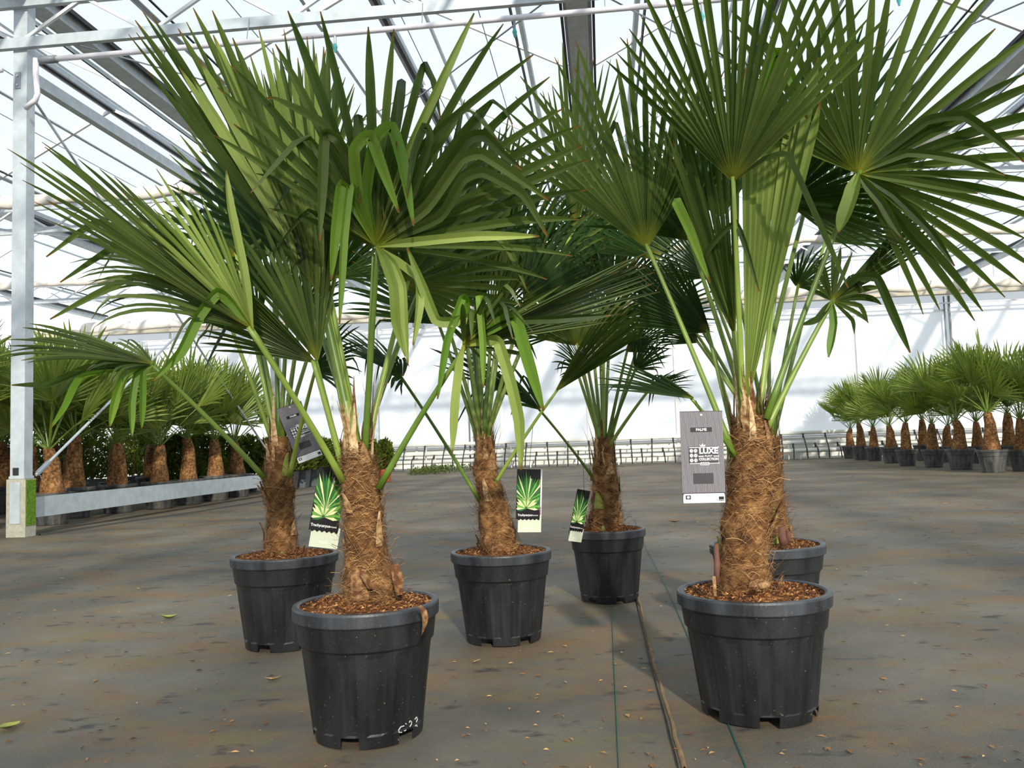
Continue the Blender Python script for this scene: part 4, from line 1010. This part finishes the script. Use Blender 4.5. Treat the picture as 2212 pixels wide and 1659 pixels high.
photo_tag(aty(1117, 1013, 3.05), aty(1168, 1014, 3.08), aty(1117, 1150, 3.05), aty(1152, 911, 3.086), 'leaf picture tag with white edge hanging beside the orange-brown trunk', True)
photo_tag(aty(1247, 1056, 3.62), aty(1275, 1061, 3.66), aty(1226, 1168, 3.62), aty(1260, 1001, 3.818), 'slanted leaf picture tag over the pot rim of the dark shaded trunk', False)

# ------------------------------------------------------------------ litter on the floor and on pots
def dead_leaf(px, py, L, wd, ang, mat, lab, curl=.3, z0=.002):
    P = atz(px, py); vs = []; fs = []; d = V((math.cos(ang), math.sin(ang), 0)); s = V((-d.y, d.x, 0))
    for k in range(7):
        t = k/6; ww = wd*math.sin(math.pi*min(1, .08+t*.92))+.0005; z = z0+curl*L*(t-.5)**2
        p = P+d*L*(t-.5)+V((0, 0, z)); vs += [p-s*ww+V((0, 0, ww*.5)), p, p+s*ww+V((0, 0, ww*.5))]
    for k in range(6):
        for e in range(2): b = 3*k+e; fs.append((b, b+1, b+4, b+3))
    return tag(MB().add(vs, fs, [(.6, .5)]*len(vs)).build('fallen_leaf', mat, None, True), lab, 'leaf')
dead_leaf(366, 1337, .07, .022, .4, M['stub'], 'fresh green leaf lying alone on floor between mossy post and pots', 1.0)
dead_leaf(590, 1470, .05, .010, .5, M['sheath'], 'curled tan leaf on the floor beside the chalk marked pot', .8)
dead_leaf(1458, 1128, .10, .02, .2, M['trunk'], 'dark brown leaf scrap on the floor near the striped tag', .4)
dead_leaf(22, 1574, .06, .02, 1.2, M['stub'], 'torn green leaf on open floor well away from the pots', .6)
dead_leaf(1030, 1430, .045, .006, 1.1, M['sheath'], 'pale straw sliver on floor before the middle pot', .2)
rl = random.Random(21); mb = MB()
for q in range(700):
    if q < 450: x, y = rl.uniform(0, 2212), 1120+540*rl.random()**.8
    else: x, y = rl.uniform(300, 2212), rl.uniform(1020, 1200)
    p = atz(x, y); p.z = .001
    if any((V(bpy.data.objects['potted_palm'+e]['_org'])-p).length < .21 for e in ('', '.001', '.002', '.003', '.004', '.005')): continue
    a = rl.uniform(0, 6.28); L = rl.uniform(.003, .011)*(1+p.y*.12); d = V((math.cos(a), math.sin(a), 0))*L; s = V((-d.y, d.x, 0))*rl.uniform(.15, .5); cc = rl.random()
    mb.add([p-d, p+s+V((0, 0, .003)), p+d, p-s+V((0, 0, .001))], [(0, 1, 2, 3)], [(cc, .5)]*4)
o = mb.build('floor_litter', M['fibre']); o['kind'] = 'stuff'; tag(o, 'scattered crumbs of bark and straw on the dark floor', 'litter')

# ------------------------------------------------------------------ small marks on single plants
def on_pot(px, py, org, R, h, rb):
    d = ray(px, py).normalized(); lo = None; t = 1.2
    while t < 4:
        p = CAMP+d*t; r = R*rb+(R-R*rb)*(p.z/h)*.93+.001
        if (V((p.x-org.x, p.y-org.y, 0))).length < r and p.z < h: return p
        t += .0015
    return CAMP+d*2
pa = bpy.data.objects['potted_palm']; oa = V(pa['_org'])
chalk = MB()
for st in ([(873,1568),(866,1570),(861,1577),(862,1582),(868,1582)], [(876,1563),(878,1564)], [(884,1561),(886,1557),(889,1559),(889,1564),(885,1570)], [(896,1554),(900,1549),(902,1553),(899,1560)], [(873,1579),(877,1577)], [(897,1568),(900,1566),(901,1569)]):
    chalk.tube([on_pot(x, y, oa, .176, .318, .76) for x, y in st], .0014, 5)
pot_a = [c for c in pa.children if c.name.startswith('pot')][0]
chalk.build('chalk_mark', M['chalk'], pot_a)
def husk(pix, Yd, wd, nm, mat, par, col=.3):
    pts = [aty(x, y, Y) for (x, y), Y in zip(pix, Yd)]; vs = []; fs = []
    n = len(pts)
    for k, p in enumerate(pts):
        ww = wd*math.sin(math.pi*(.18+.82*k/(n-1)))+.0008; sd = V((1, -.2, .1)).normalized()*ww
        vs += [p-sd, p+V((0, -.004, .0)), p+sd]
    for k in range(n-1):
        for e in range(2): b = 3*k+e; fs.append((b, b+1, b+4, b+3))
    MB().add(vs, fs, [(col, .5)]*len(vs)).build(nm, mat, par, True)
husk([(905,1308),(915,1318),(919,1335),(917,1352),(911,1372)], [2.02,2.01,2.005,2.01,2.02], .007, 'curled_husk', M['sheath'], pa, .1)
husk([(862,1285),(860,1250),(852,1222),(858,1216)], [2.11,2.10,2.10,2.11], .014, 'curled_husk', M['sheath'], pa, .08)
husk([(800,1272),(788,1245),(776,1228)], [2.10,2.09,2.09], .010, 'curled_husk', M['sheath'], pa, .15)
pf = bpy.data.objects['potted_palm.005']
M['redstub'] = simple('reddish_stub', (104, 66, 54), .8, 0, .3, 30)
MB().tube([aty(1694,1176,3.0), aty(1690,1160,3.0), aty(1688,1138,3.0)], [.016,.014,.012], 8).build('stump', M['redstub'], pf, True)
MB().tube([aty(1704,1172,3.02), aty(1702,1148,3.02)], [.010,.008], 8).build('stump', M['redstub'], pf, True)
pb = bpy.data.objects['potted_palm.001']
MB().tube([aty(1548,1262,2.14), aty(1549,1220,2.14), aty(1547,1175,2.15)], [.007,.008,.006], 8).build('stalk_stump', M['redstub'], pb, True)
MB().tube([aty(1545,1288,2.11), aty(1543,1262,2.12), aty(1542,1245,2.12)], [.004,.005,.004], 8).build('stalk_stump', M['sheath'], pb, True)
MB().tube([aty(1640,1268,2.10), aty(1655,1262,2.10), aty(1664,1262,2.10)], [.008,.011,.004], 8).build('pale_chip', M['sheath'], pb, True)
